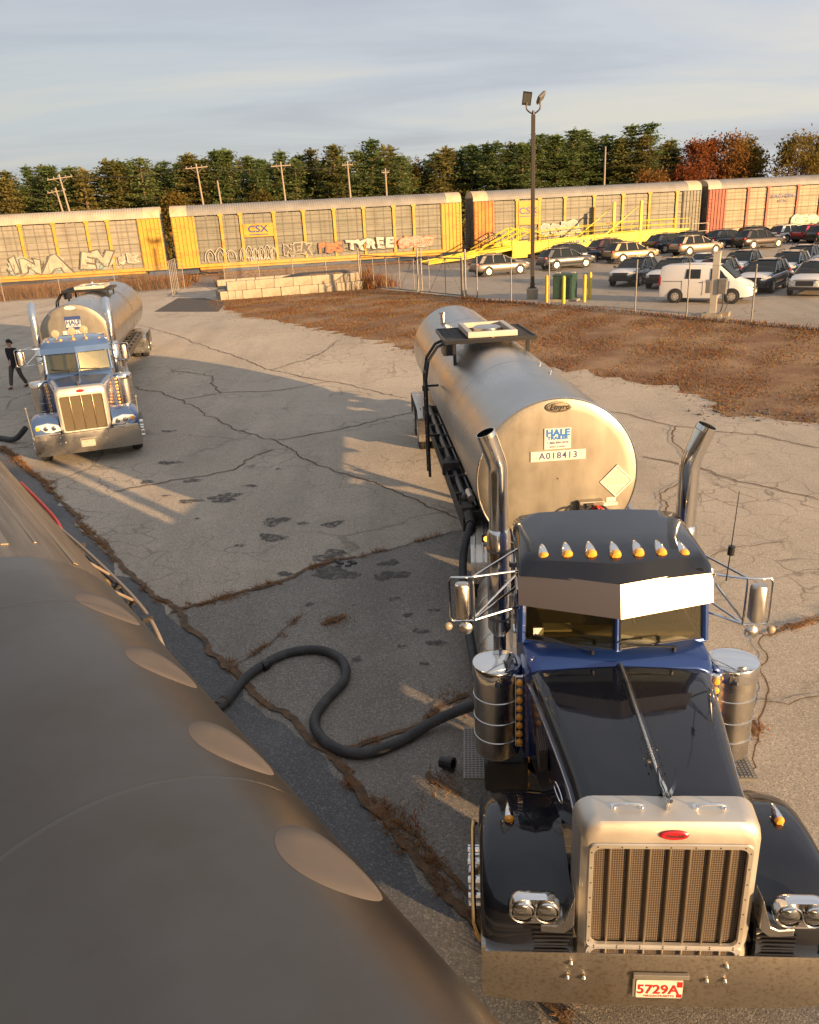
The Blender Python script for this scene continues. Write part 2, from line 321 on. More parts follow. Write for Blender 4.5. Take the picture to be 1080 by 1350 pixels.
def linkmat():
    """chain link: diagonal wires, open between them"""
    m, t, b = newmat('chain_link_wire'); n = t.nodes; l = t.links; tcn = n.new('ShaderNodeTexCoord'); out = n['Material Output']
    fs = []
    for a in (45, -45):
        mp_ = n.new('ShaderNodeMapping'); mp_.inputs['Rotation'].default_value = (0, R(a), 0); l.new(tcn.outputs['Object'], mp_.inputs[0])
        w = n.new('ShaderNodeTexWave'); w.bands_direction = 'X'; w.inputs['Scale'].default_value = 5.2; l.new(mp_.outputs[0], w.inputs['Vector']); fs.append(w.outputs['Fac'])
    mx_ = n.new('ShaderNodeMath'); mx_.operation = 'MAXIMUM'; l.new(fs[0], mx_.inputs[0]); l.new(fs[1], mx_.inputs[1])
    r = n.new('ShaderNodeMath'); r.operation = 'GREATER_THAN'; r.inputs[1].default_value = .988; l.new(mx_.outputs[0], r.inputs[0])
    tr_ = n.new('ShaderNodeBsdfTransparent'); ms = n.new('ShaderNodeMixShader'); l.new(r.outputs[0], ms.inputs[0]); l.new(tr_.outputs[0], ms.inputs[1]); l.new(b.outputs[0], ms.inputs[2]); l.new(ms.outputs[0], out.inputs[0])
    b.inputs['Base Color'].default_value = (.3, .28, .25, 1); b.inputs['Metallic'].default_value = .5; b.inputs['Roughness'].default_value = .5
    return m
MT['link'] = linkmat()
# ------------------------------------------------------------------ ground sheets (one triangulation split by region)
def jag(pts, step, amp, seed, closed=False):
    """subdivide a polyline and roughen it sideways"""
    g = random.Random(seed); out = []; n = len(pts)
    for i in range(n if closed else n-1):
        a = Vector((*pts[i], 0)); b = Vector((*pts[(i+1) % n], 0)); k = max(1, int((b-a).length/step)); d = (b-a); q = Vector((-d.y, d.x, 0)).normalized() if d.length else d
        for j in range(k):
            p = a+d*j/k + (q*g.gauss(0, amp) if (j or not i == 0) else q*0); out.append((p.x, p.y))
    if not closed: out.append(tuple(pts[-1]))
    return out
grass_front = jag([(-13.2, 57.0), (-11.8, 54.2), (-8.3, 45.9), (-4.8, 41.1), (-2.7, 37.9), (-0.9, 35.5), (.97, 31.8), (3.2, 29.8), (6.2, 27.8), (7.6, 26.4), (8.9, 24.8), (9.0, 23.5), (8.8, 21.6), (9.6, 20.6), (10.8, 20.0), (13, 19.6), (20, 19.2), (30, 19.0)], .35, .24, 3)
grass_poly = grass_front+[(30, 22), (25.5, 24.4), (21, 28.6), (17.2, 32.7), (15.3, 35.0), (13.2, 37.0), (11.4, 39.2), (8.0, 43.5), (6.4, 46.0), (4.7, 48.3), (3.9, 50.6), (-1.9, 61.3), (-5.5, 61.6)]
lot_poly = [(30, 22), (25.5, 24.4), (21, 28.6), (17.2, 32.7), (15.3, 35.0), (13.2, 37.0), (11.4, 39.2), (8.0, 43.5), (6.4, 46.0), (4.7, 48.3), (3.9, 50.6), (-1.9, 61.3), (-4.5, 66), (-6, 71), (12, 74.5), (70, 86), (120, 96), (120, 22)]
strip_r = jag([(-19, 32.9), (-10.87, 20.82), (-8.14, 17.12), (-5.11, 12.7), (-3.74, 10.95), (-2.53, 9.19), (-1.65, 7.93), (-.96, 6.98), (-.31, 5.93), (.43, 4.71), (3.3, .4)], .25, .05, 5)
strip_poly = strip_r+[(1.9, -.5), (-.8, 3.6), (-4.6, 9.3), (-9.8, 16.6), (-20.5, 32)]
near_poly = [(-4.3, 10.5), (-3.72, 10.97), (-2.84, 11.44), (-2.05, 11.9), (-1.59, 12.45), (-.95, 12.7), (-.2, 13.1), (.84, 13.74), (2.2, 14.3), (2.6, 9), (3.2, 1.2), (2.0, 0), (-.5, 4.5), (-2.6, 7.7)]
patch_poly = [(-15.42, 51.96), (-10.89, 49.79), (-11.6, 55.5), (-13.9, 60.0), (-16.3, 61.5)]
bed_poly = [(-150, 50), (-60, 62), (-17, 69.5), (-6, 71), (12, 74.5), (70, 86), (160, 103), (160, 116), (60, 100), (0, 88), (-60, 77), (-150, 62)]
def pip(x, y, poly):
    c = False; n = len(poly); j = n-1
    for i in range(n):
        xi, yi = poly[i]; xj, yj = poly[j]
        if (yi > y) != (yj > y) and x < (xj-xi)*(y-yi)/(yj-yi)+xi: c = not c
        j = i
    return c
def build_ground():
    P = []; E = []
    def addpoly(poly):
        o = len(P); P.extend(poly); n = len(poly); E.extend((o+i, o+(i+1) % n) for i in range(n))
    for poly in (grass_poly, lot_poly, strip_poly, patch_poly, bed_poly, near_poly): addpoly(poly)
    for x in np.arange(-22, 22.1, 1.0):
        for y in np.arange(-4, 46.1, 1.0): P.append((x+.13*math.sin(y*7+x*3), y+.13*math.sin(x*5+y)))
    for x in np.arange(-80, 120.1, 5.0):
        for y in np.arange(-30, 120.1, 4.0):
            if not (-23 < x < 23 and -5 < y < 47): P.append((x+.3*math.sin(y), y+.2*math.sin(x)))
    for yy in (24, 41, 68, 76): P.extend([(x, yy) for x in np.arange(-100, 140, 3.1)])
    for x in np.arange(-900, 901, 150):
        for y in list(np.arange(-300, 0, 75))+[130, 160, 220, 320, 480, 700, 900]:
            if not (-80 < x < 120 and -30 < y < 120): P.append((x, y))
    v, e, f, *_ = delaunay_2d_cdt([Vector(p) for p in P], E, [], 0, 1e-4)
    vs = [(p.x, p.y, gz(p.x, p.y)) for p in v]
    reg = {'yard_pavement': [], 'near_pavement': [], 'dry_grass_field': [], 'parking_lot': [], 'asphalt_strip': [], 'fresh_asphalt': [], 'rail_bed': [], 'terrain': []}
    for t in f:
        t = list(t)
        for k in range(1, len(t)-1):
            tri = (t[0], t[k], t[k+1]); cx = sum(v[i].x for i in tri)/3; cy = sum(v[i].y for i in tri)/3
            if pip(cx, cy, patch_poly): n = 'fresh_asphalt'
            elif pip(cx, cy, strip_poly): n = 'asphalt_strip'
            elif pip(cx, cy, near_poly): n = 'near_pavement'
            elif pip(cx, cy, bed_poly): n = 'rail_bed'
            elif pip(cx, cy, lot_poly): n = 'parking_lot'
            elif pip(cx, cy, grass_poly): n = 'dry_grass_field'
            elif cy > 92 or abs(cx) > 130 or (cx < -36 and cy > 76): n = 'terrain'
            else: n = 'yard_pavement'
            reg[n].append(tri)
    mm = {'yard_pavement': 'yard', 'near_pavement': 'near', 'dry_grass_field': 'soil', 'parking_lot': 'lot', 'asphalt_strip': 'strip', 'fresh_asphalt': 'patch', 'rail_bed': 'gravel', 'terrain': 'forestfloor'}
    for n, tris in reg.items():
        ids = sorted({i for t in tris for i in t}); mp_ = {i: k for k, i in enumerate(ids)}
        fs = []
        for a, b, c in tris:
            ar = (vs[b][0]-vs[a][0])*(vs[c][1]-vs[a][1])-(vs[b][1]-vs[a][1])*(vs[c][0]-vs[a][0])
            fs.append((mp_[a], mp_[b], mp_[c]) if ar > 0 else (mp_[a], mp_[c], mp_[b]))
        o = mesh_np(n, [vs[i] for i in ids], fs, MT[mm[n]]); tag(o, kind='structure')
build_ground()
def ribbon(mb, pts, w, seed, jit=.06, step=.12, lift=.006):
    g = random.Random(seed); p = [q for q in jag(pts, step, 0, seed)]; L = []; Rr = []; off = 0; wl = wr2 = w; lift += (seed % 40)*.0004
    for i, q in enumerate(p):
        a = Vector(p[max(0, i-3)]); b = Vector(p[min(len(p)-1, i+3)]); d = (b-a).normalized(); nn = Vector((-d.y, d.x)); off = off*.86+g.gauss(0, jit*.6)
        for lst, s in ((L, 1), (Rr, -1)):
            wl, wr2 = (wl*.8+.2*w*(.1+1.8*g.random()), wr2) if s > 0 else (wl, wr2*.8+.2*w*(.1+1.8*g.random())); ww = off+s*(wl if s > 0 else wr2); x, y = q[0]+nn.x*ww, q[1]+nn.y*ww; lst.append((x, y, gz(x, y)+lift))
    k = len(L); mb.add(L+Rr, [(i, k+i, k+i+1, i+1) for i in range(k-1)])
cracks = {
 'c1': [(-14.27, 44.77), (-9.08, 37.1), (-4.98, 30.67), (-2.25, 28.08), (.52, 24.88)], 'c2': [(-7.3, 25.93), (-6.23, 26.91), (-4.48, 27.1), (-2.51, 28.37)],
 'c3': [(-9.65, 28.74), (-7.3, 25.93), (-5.01, 22.42), (-3.31, 20.29), (-1.75, 17.67), (-1.07, 17.11), (.08, 15.59), (.87, 14.33)], 'c4': [(-3.34, 20.52), (-1.83, 21.51), (.49, 23.81)],
 'c5': [(-6.43, 16.58), (-5.44, 17.17), (-4.17, 18.05), (-3.41, 19.63)], 'c8': [(5.95, 22.41), (7.21, 20.34), (8.81, 19.06), (9.65, 17.71)], 'c9': [(5.58, 17.87), (6.49, 16.73), (7.16, 15.38), (7.98, 14.39)],
 'c11': [(4.74, 9.35), (4.32, 8.6), (4.03, 7.86), (3.6, 7.17), (3.33, 6.62)], 'c13': [(4.74, 9.35), (4.2, 10.4), (4.6, 11.6), (5.4, 12.3), (6.4, 12.5)], 'c14': [(4.03, 7.86), (4.8, 7.9), (5.6, 7.5)], 'c15': [(-6.23, 26.91), (-7.3, 30.2), (-9.2, 31.8)],
 'c16': [(-4.98, 30.67), (-3.4, 33.1), (-2.6, 36.2)], 'c17': [(6.49, 16.73), (5.2, 15.2), (4.7, 13.4), (4.6, 11.6)], 'c18': [(7.21, 20.34), (6.6, 18.9), (6.49, 16.73)]}
mb = MB()
for i, (k, p) in enumerate(cracks.items()): ribbon(mb, p, .019 if p[0][1] > 14 else .009, 20+i)
tag(mb.build('pavement_cracks', MT['weedsoil'], smooth=0), kind='structure')
weedlines = [([(-3.74, 10.95), (-2.84, 11.44), (-2.05, 11.9), (-1.59, 12.45), (-.95, 12.7)], .07), ([(-.95, 12.7), (-.2, 13.1), (.84, 13.74)], .025), ([(-.88, 7.36), (-.43, 7.53), (-.04, 7.68), (.24, 8.07), (.59, 8.36)], .06), ([(4.74, 9.35), (5.16, 9.53), (5.62, 9.7), (6.6, 10.1)], .06),
 ([(-.46, 6.47), (-.02, 5.82), (.35, 5.17)], .04), ([(-2.53, 9.19), (-1.9, 10.1), (-1.75, 10.6)], .02), ([(-1.25, 10.35), (-1.05, 10.6)], .1), ([(3.72, 7.5), (3.66, 7.2)], .06), ([(.05, 6.9), (.4, 6.55)], .07),
 ([(-10.87, 20.9), (-8.14, 17.2), (-5.11, 12.78), (-3.74, 11.03), (-2.48, 9.26), (-1.6, 8.0), (-.91, 7.05), (-.26, 6.0), (.48, 4.78), (1.9, 2.6)], .085)]
mb = MB()
for i, (p, w) in enumerate(weedlines): ribbon(mb, p, w*.5, 60+i, .03, .07, .012)
tag(mb.build('weed_seam_soil', MT['weedsoil'], smooth=0), kind='structure')
stains = [(-5.77, 18.67, .3), (-4.85, 17.2, .22), (-5.87, 17.18, .2), (-4.6, 15.83, .24), (-3.9, 15.99, .42), (-3.46, 16.72, .16), (-2.61, 14.55, .33), (-2.56, 13.73, .3), (-1.48, 14.3, .25), (-1.41, 12.81, .36), (-1.31, 12.09, .42), (-.35, 11.91, .3), (-.38, 12.4, .2), (-2.12, 12.13, .16),
 (.08, 10.0, .13), (.28, 9.64, .15), (-.3, 11.05, .1), (-.81, 9.31, .1), (-2.06, 14.4, .12), (-.1, 10.5, .09), (-1.6, 11.0, .09), (.1, 9.1, .08), (-.2, 9.6, .06), (-3.1, 13.4, .1), (-.9, 10.9, .05), (.3, 10.6, .09), (-5.2, 16.2, .1), (-4.2, 14.8, .07), (-6.6, 21.8, .2), (-3.0, 17.9, .1)]
mb = MB(); g = random.Random(4)
for si, (x, y, s) in enumerate(stains):
    n = 26; lf = .006+si*.0003; ph = [g.uniform(0, 6.28) for _ in range(4)]
    pts = []
    for k in range(n):
        a = 2*PI*k/n; rr = s*(.75+.16*math.sin(2*a+ph[0])+.13*math.sin(3*a+ph[1])+.09*math.sin(5*a+ph[2])+.07*math.sin(9*a+ph[3])); px, py = x+rr*1.15*math.cos(a), y+rr*.8*math.sin(a); pts.append((px, py, gz(px, py)+lf))
    mb.add([(x, y, gz(x, y)+lf)]+pts, [(0, 1+k, 1+(k+1) % n) for k in range(n)])
tag(mb.build('oil_stains', MT['stain'], smooth=0), kind='structure')

MT['shell'] = mat('brushed_shell_aluminium', (.62, .575, .495), .40, .75, var=(2.5, (.54, .49, .41), .42, .65), rvar=(3, .48))
MT['platedull'] = mat('dull_plate', (.36, .33, .26), .6, 0, var=(14, (.22, .2, .16), .5, .7)); MT['mlamp'] = mat('cream_lamp', (.34, .28, .19), .3, .2); MT['bar'] = mat('brass_grille_bar', (.42, .34, .22), .3, .9); MT['teal'] = mat('teal_print', (.05, .3, .32), .5)
# ------------------------------------------------------------------ wheels
def wheel(name, parent, x, y, z, r, w, out, hubmat, dual=False, lug=False):
    """tyre with rim and hub; out=+1/-1 is the outboard side along x"""
    t = MB(); n = 28
    for k in range(2 if dual else 1):
        xc = x-out*k*(w+.06); h = w/2
        t.lathe([(r*.60, -h), (r*.86, -h), (r*.96, -h*.86), (r, -h*.6), (r, -h*.12), (r*.975, -h*.1), (r*.975, h*.1), (r, h*.12), (r, h*.6), (r*.96, h*.86), (r*.86, h), (r*.60, h)], (xc, y, z), (1, 0, 0), n)
    o = t.build(name, MT['rubber'], parent)
    m = MB(); f = x+out*w/2; A = (out, 0, 0)
    dp = -.10 if dual else -.03
    m.lathe([(r*.61, .004), (r*.585, .006), (r*.55, dp), (r*.3, dp-.01 if dual else dp+.02), (r*.27, dp+.04), (r*.2, dp+.07), (r*.16, dp+.12), (.001, dp+.125)], (f, y, z), A, n)
    for k in range(10):
        a = 2*PI*k/10; m.cyl((f+out*dp, y+r*.42*math.cos(a), z+r*.42*math.sin(a)), (f+out*(dp+(.13 if lug else .05)), y+r*.42*math.cos(a), z+r*.42*math.sin(a)), .028 if lug else .018, 8)
    m.build('rim', hubmat, o)
    return o

# ------------------------------------------------------------------ tractor (local: x to the image right, y rearward, z up)
def bullet_light(parent, name, x, y, z, s=1.0, tilt=.35):
    d = Vector((0, -math.cos(tilt), -math.sin(tilt)*.4)).normalized(); c = Vector((x, y, z)); m = MB()
    m.lathe([(.004*s, -.13*s), (.016*s, -.11*s), (.036*s, -.03*s), (.045*s, .05*s), (.045*s, .06*s)], c, d, 14)
    m.box(x-.016*s, x+.016*s, y-.03*s, y+.06*s, z-.055*s, z-.02*s)
    o = m.build(name, MT['chrome'], parent)
    l = MB(); l.lathe([(.044*s, .06*s), (.042*s, .075*s), (.03*s, .092*s), (.004*s, .1*s)], c, d, 14); l.build('lens', MT['amber'], o)
    return o
def tractor(label, loc, rz, st):
    t = thing('semi_tractor', label, 'truck', loc, rz)
    old = st == 'classic'
    pt, pc, ps = (MT['truckblack'], MT['truckblue'], MT['trucknavy']) if old else (MT['bluegrey'],)*3
    # bumper
    m = MB(); prof = [(-.012, .33), (.0, .318), (.012, .32), (.022, .36), (.022, .77), (.10, .812), (.10, .826), (.0, .828), (-.02, .815), (-.022, .79)]
    loops = []
    for x in (-1.22, -1.19, -.8, 0, .8, 1.19, 1.22):
        d = .05*(abs(x)/1.22)**4; sc = .985 if abs(x) > 1.2 else 1
        loops.append([(x, y+d, .575+(z-.575)*sc) for y, z in prof])
    m.loft(loops); bp = m.build('bumper', MT['bumper'] if old else MT['polish'], t, 50)
    lip = MB(); lip.box(-1.19, 1.19, -.024, .09, .829, .836); lip.build('top_lip', MT['chrome'], bp, 0)
    for x, z in ((-.62, .735), (-.64, .60), (-.53, .60), (.41, .735), (.29, .60), (.41, .60)):
        b = MB(); b.lathe([(.016, 0), (.018, .012), (.012, .026), (.002, .03)], (x, -.018, z), (0, -1, 0), 10); b.build('bolt', MT['chrome'], bp)
    pl = MB(); pl.prism(rrect(-.02, .535, .155, .082, .012, 3), 1, -.042, -.036); pl = pl.build('licence_plate', MT['ivory'] if old else MT['platedull'], t, 30)
    if old: q = MB(); q.box(1.02, 1.12, .018, .036, .80, .88); q.build('permit_sticker', MT['teal'], t, 0)
    if old:
        text('lettering', '5729A', .115, MT['red'], pl, M_front(-.03, -.044, .53), .002, .001, sx=.92)
        text('lettering', 'MASSACHUSETTS', .026, MT['red'], pl, M_front(-.02, -.044, .471), 0, .0008)
        rs = MB(); rs.box(.095, .132, -.0435, -.0425, .555, .605); rs.build('sticker', MT['red'], pl, 0)
        rs = MB(); rs.box(.095, .132, -.0435, -.0425, .46, .49); rs.build('sticker', MT['red'], pl, 0)
    fr = MB(); fr.box(-.2, .17, -.05, -.024, .632, .67); fr.box(-.2, -.17, -.036, -.024, .45, .632); fr.build('plate_bracket', MT['steel'], t, 0, .004)
    # radiator shell
    W0, H0, H1 = .575, .735, 1.875; cz = (H0+H1)/2; hh = (H1-H0)/2
    def lp(y, ins, r, hw=W0): return [(x, y, z) for x, z in rrect(0, cz, hw-ins, hh-ins, r, 6)]
    iz0, iz1, ix = .835, 1.705, .505
    def il(y, e): return [(x, y, z) for x, z in rrect(0, (iz0+iz1)/2, ix-e, (iz1-iz0)/2-e, .05, 6)]
    m = MB(); m.loft([lp(.30, .0, .13, W0+.015), lp(.13, .0, .13), lp(.075, .012, .13), lp(.05, .045, .11), il(.045, -.02), il(.04, 0), il(.10, .004)], cap=False)
    sh = m.build('radiator_shell', MT['shell'], t, 40)
    fmm = MB(); fmm.loft([il(.038, -.012), il(.028, -.006), il(.028, .022), il(.05, .026)], cap=False)
    rv = fmm
    for k in range(7):
        f = -1+2*k/6
        for x, z in ((f*.46, iz0+.01), (f*.46, iz1-.01), (-ix+.008, (iz0+iz1)/2+f*.38), (ix-.008, (iz0+iz1)/2+f*.38)): rv.sph((x, .028, z), .006, .005, .006, 8, 5, m=1)
    fmm.build('grille_frame', [MT['shell'], MT['darksteel']], sh)
    g = MB(); g.box(-ix, ix, .066, .076, iz0, iz1); g.build('grille_screen', MT['mesh'] if old else MT['meshgold'], sh, 0)
    nb = 7 if old else 3
    for k in range(nb):
        x = -ix+2*ix*(k+1)/(nb+1) if old else -ix+2*ix*(k+1)/4
        b = MB(); b.prism([(x-.013, .068), (x-.005, .042), (x+.005, .042), (x+.009, .048), (x+.013, .068)], 2, iz0+.02, iz1-.02); b.build('grille_bar', MT['bar'], sh, 20, .003)
    bd = MB(); bd.loft([[(.015+a*math.cos(2*PI*k/24), y, 1.785+b*math.sin(2*PI*k/24)) for k in range(24)] for y, a, b in ((.046, .092, .036), (.036, .092, .036), (.03, .082, .028))])
    bd = bd.build('badge', MT['badge'], sh, 30)
    text('lettering', 'Peterbilt', .034, MT['darksteel'], bd, M_front(.015, .029, 1.785), 0, .001, shear=.3)
    if old:
        for x0 in (-.34, .18):
            h = MB(); h.tube([(x0, .19, 1.87), (x0+.005, .175, 1.905), (x0+.03, .17, 1.918), (x0+.15, .17, 1.918), (x0+.175, .175, 1.905), (x0+.18, .19, 1.87)], .009, 8); h.box(x0-.02, x0+.02, .17, .22, 1.87, 1.88); h.box(x0+.16, x0+.2, .17, .22, 1.87, 1.88); h.build('grab_handle', MT['chrome'], t)
    # hood ornament: bird with raised wings
    o = MB()
    for s in (-1, 1): o.loft([[(s*.012, .19, 1.93), (s*.02, .24, 1.93), (s*.012, .24, 1.945)], [(s*.05, .22, 2.02), (s*.06, .27, 2.0), (s*.048, .26, 2.02)], [(s*.055, .27, 2.12), (s*.06, .29, 2.11), (s*.054, .29, 2.12)]])
    o.loft([[(.012*math.cos(a), y, z+.016*math.sin(a)) for a in np.linspace(0, 2*PI, 9)[:-1]] for y, z in ((.36, 1.94), (.27, 1.955), (.19, 1.95), (.14, 1.985), (.12, 1.985))]); o.box(-.014, .014, .16, .3, 1.86, 1.94)
    o.build('hood_ornament', MT['chrome'], t)
    # hood: top shell in one colour, side panels in another
    ys = [(.30, .562, 1.86), (.42, .566, 1.87), (.55, .575, 1.875), (.8, .605, 1.88), (1.2, .66, 1.883), (1.6, .715, 1.88), (1.86, .755, 1.87), (1.93, .765, 1.85)]
    def hs(y, w, z):
        a = [(-w, y, z-.14), (-w+.006, y, z-.10), (-w+.022, y, z-.055), (-w+.055, y, z-.024), (-w+.11, y, z-.01), (-w*.5, y, z+.008), (-.035, y, z+.02), (-.02, y, z+.034)]
        return a+[(-x, y_, z_) for x, y_, z_ in a[::-1]]
    m = MB(); m.loft([hs(*q) for q in ys], False, False); m.build('hood', pt, t, 30)
    st_ = MB(); st_.tube([(0, .3, 1.915)]+[(0, y, z+.042) for y, w, z in ys], .012, 8); st_.build('hood_hinge', MT['polish'], t)
    for sx in (-.055, .055):
        rv = MB(); rv.tube([(sx, y, z+.016) for y, w, z in ys], .004, 4)
        for k in range(16): rv.sph((sx, .5+k*.088, 1.896), .007, .007, .006, 6, 4)
        rv.build('rivet_strip', MT['truckblack'] if old else pt, t)
    for s in (-1, 1):
        m = MB(); m.loft([[(s*w, y, z-.14), (s*(w+.012), y, z-.145), (s*(w+.012), y, z-.165), (s*w, y, z-.172), (s*(w-.01), y, .95), (s*(w-.03), y, .9)] for y, w, z in ys], False, False); m.build('hood_side', ps, t, 30)
        tr = MB(); tr.tube([(s*(w+.014), y, z-.152) for y, w, z in ys], .007, 6); tr.build('hood_trim', MT['polish'], t)
        if old:
            v = MB(); v.prism([(1.2, 1.34), (1.5, 1.34), (1.5, 1.56), (1.2, 1.56)], 0, s*.66, s*.735); v.build('hood_vent', MT['mesh'], t, 0, .01)
            e = MB(); e.tube([(s*(.63+.02*math.cos(a)), .78+.11*math.cos(a), 1.5+.045*math.sin(a)) for a in np.linspace(0, 2*PI, 25)], .006, 6); e.build('side_emblem', MT['chrome'], t)
    # cowl and cab
    m = MB()
    def cs(y, w, z, zl): return [(-w, y, zl), (-w, y, z-.12), (-w+.03, y, z-.04), (-w+.12, y, z), (w-.12, y, z), (w-.03, y, z-.04), (w, y, z-.12), (w, y, zl)]
    m.loft([cs(1.90, .762, 1.86, .95), cs(1.96, .79, 1.90, .9), cs(2.08, .81, 1.935, .8), cs(2.5, .82, 1.94, .72), cs(3.42, .82, 1.94, .72), cs(3.45, .80, 1.93, .74)]); m.build('cab_body', pc, t, 35, .01)
    zt, zb = 2.54, 1.915
    def gh(z, f):   # greenhouse ring: V windscreen front
        yc = 2.08+.10*f; ye = 2.29+.10*f; w = .80-.02*f
        return [(0, yc, z), (-w, ye, z), (-w, 3.42, z), (w, 3.42, z), (w, ye, z)]
    L0, L1 = gh(zb, 0), gh(zt, 1)
    m = MB()   # pillars and rear wall, windows left open
    def bar(a, b, r): m.tube([a, b], r, 8)
    bar(L0[0], L1[0], .022)
    for i in (1, 4): bar(L0[i], L1[i], .035)
    for i in (2, 3):
        s = -1 if i == 2 else 1; m.box(min(s*.72, s*.80), max(s*.72, s*.80), 3.05, 3.42, zb, zt)
        m.tube([(s*.795, 2.62, zb), (s*.78, 2.62, zt)], .018, 6)
        m.box(min(s*.77, s*.80), max(s*.77, s*.80), 2.3, 3.06, zb, zb+.05)
    m.box(-.74, .74, 3.38, 3.42, zb, zt)
    for a, b in ((0, 1), (0, 4)): bar(L0[a], L0[b], .026); bar(L1[a], L1[b], .024)
    m.build('cab_pillars', pc, t, 40)
    for s, i in ((-1, 1), (1, 4)):
        g_ = MB(); a, b, c, d = Vector(L0[0]), Vector(L0[i]), Vector(L1[i]), Vector(L1[0]); nn = (b-a).cross(d-a).normalized()*.004
        g_.hexa([a+nn, b+nn, b-nn, a-nn], [d+nn, c+nn, c-nn, d-nn]); ws = g_.build('windscreen_pane', MT['glass'], t, 0)
        gk = MB(); ins = lambda p, q, k: p+(q-p)*k
        ctr = (a+b+c+d)/4; gk.tube([ctr+(p-ctr)*.93 for p in (a, b, c, d, a)], .012, 6); gk.build('rubber_gasket', MT['black'], ws)
        sg = MB(); sg.box(min(s*.785, s*.791), max(s*.785, s*.791), 2.36, 3.04, zb+.05, zt-.02); sg.build('side_window', MT['carglass'], t, 0)
        w_ = MB(); p0 = Vector((s*.22, 2.02, 1.945)); p1 = a+(b-a)*(.15 if s > 0 else .78)+(d-a)*.10+Vector((0, -.03, 0)); p1 = Vector((s*.62, 2.15, 2.01)) if s < 0 else Vector((s*.08, 2.045, 2.0))
        if s > 0: p0 = Vector((.48, 2.06, 1.945))
        w_.tube([p0, p0+Vector((0, -.01, .035)), p1], .009, 6); w_.cyl(p0-Vector((0, 0, .01)), p0+Vector((0, 0, .03)), .02, 10); q = (p1-p0).normalized()
        w_.tube([p1-q*.22+Vector((0, .02, .012)), p1+q*.08+Vector((0, .02, .012))], .008, 6); w_.build('wiper', MT['black'], t)
        # door handle and seam
        dh = MB(); dh.box(min(s*.822, s*.845), max(s*.822, s*.845), 2.85, 3.0, 1.68, 1.71); dh.build('door_handle', MT['chrome'], t, 0, .008)
    # interior
    m = MB(); m.box(-.74, .74, 2.32, 2.5, 1.72, 1.97); m.box(-.74, .74, 3.2, 3.37, 1.6, 2.5); m.build('dashboard', MT['interior'], t, 0, .03)
    for x in (-.42, .42):
        m = MB(); m.box(x-.23, x+.23, 2.85, 3.0, 1.5, 2.33); m.box(x-.12, x+.12, 2.87, 2.97, 2.33, 2.47); m.build('seat', MT['interior'], t, 0, .05, 3)
    m = MB(); m.tube([(.42+.2*math.cos(a), 2.56+.06*math.sin(a), 2.03+.18*math.sin(a)) for a in np.linspace(0, 2*PI, 25)], .014, 6); m.build('steering_wheel', MT['black'], t)
    if old:
        m = MB(); m.box(-.70, -.61, 2.262, 2.266, 1.985, 2.06); m.build('windscreen_sticker', MT['ivory'], t, 0)
        m = MB(); m.hexa([(-.6, 2.35, 1.972), (-.35, 2.35, 1.972), (-.35, 2.48, 1.972), (-.6, 2.48, 1.972)], [(-.6, 2.35, 1.99), (-.35, 2.35, 1.99), (-.35, 2.48, 1.99), (-.6, 2.48, 1.99)]); m.build('papers', MT['white'], t, 0)
    # roof
    m = MB(); loops = []
    for f, dz, ins in ((0, .0, -.03), (0.02, .04, -.03), (.06, .085, 0), (.14, .115, .03)):
        pass
    roofp = [(-.83, 2.55), (-.825, 2.60), (-.80, 2.655), (-.74, 2.70), (-.55, 2.728), (-.25, 2.742), (0, 2.746)]
    roofp = roofp+[(-x, z) for x, z in roofp[-2::-1]]
    def rl(k):   # k: 0 front edge ... 1 rear
        out = []
        for x, z in roofp:
            yf = 2.09+.21*abs(x)/.83; y = yf+(3.44-yf)*k
            fz = (0.045 if k < .02 else .75 if k < .1 else .94 if k < .25 else 1)
            if k > .99: fz = .82
            out.append((x*(.985 if k < .02 or k > .99 else 1), y, 2.55+(z-2.55)*fz))
        return out
    m.loft([rl(k) for k in (0, .08, .22, .5, .8, .97, 1)], True, False)
    m.build('cab_roof', pt if old else pc, t, 40)
    # visor: two sloping panels meeting in a V
    vz0, vz1 = (2.30, 2.57)
    for s in (-1, 1):
        m = MB(); yo = .30 if old else .1; zl = vz0 if old else 2.43; yl = 2.06-.106*(vz1-zl)/.27
        a = (0, yl, zl); b = (s*.832, yl+yo*.967, zl); c = (s*.832, 2.06+yo*.967, vz1); d = (0, 2.06, vz1)
        q = [(p[0], p[1]+.006, p[2]) for p in (a, b, c, d)]
        m.hexa([a, b, q[1], q[0]], [d, c, q[2], q[3]]); m.build('visor_panel', MT['visor'] if old else pc, t, 0)
    for s in (-1, 1): m = MB(); m.tube([(s*.84, 2.38, 2.5), (s*.84, 2.30, 2.42)], .012, 6); m.build('visor_bracket', MT['polish'], t)
    for k in range(7 if old else 5):
        x = -.6+1.2*k/6 if old else -.62+1.24*k/4
        bullet_light(t, 'marker_light', x, 2.40+.10*abs(x)/.6, 2.735-.05*(abs(x)/.6)**2, 1.15 if old else .9)
    if not old:
        for x, y, z in ((-.42, 2.6, 2.87), (-.02, 2.62, 2.9), (.28, 2.6, 2.92)):
            m = MB(); m.lathe([(.05, .10), (.1, .06), (.105, 0), (.095, -.015), (.02, -.02)], (x, y, z), (0, 1, 0), 20); m.cyl((x, y+.05, z), (x, y+.05, 2.7), .02, 8); m.build('roof_lamp', MT['mlamp'], t)
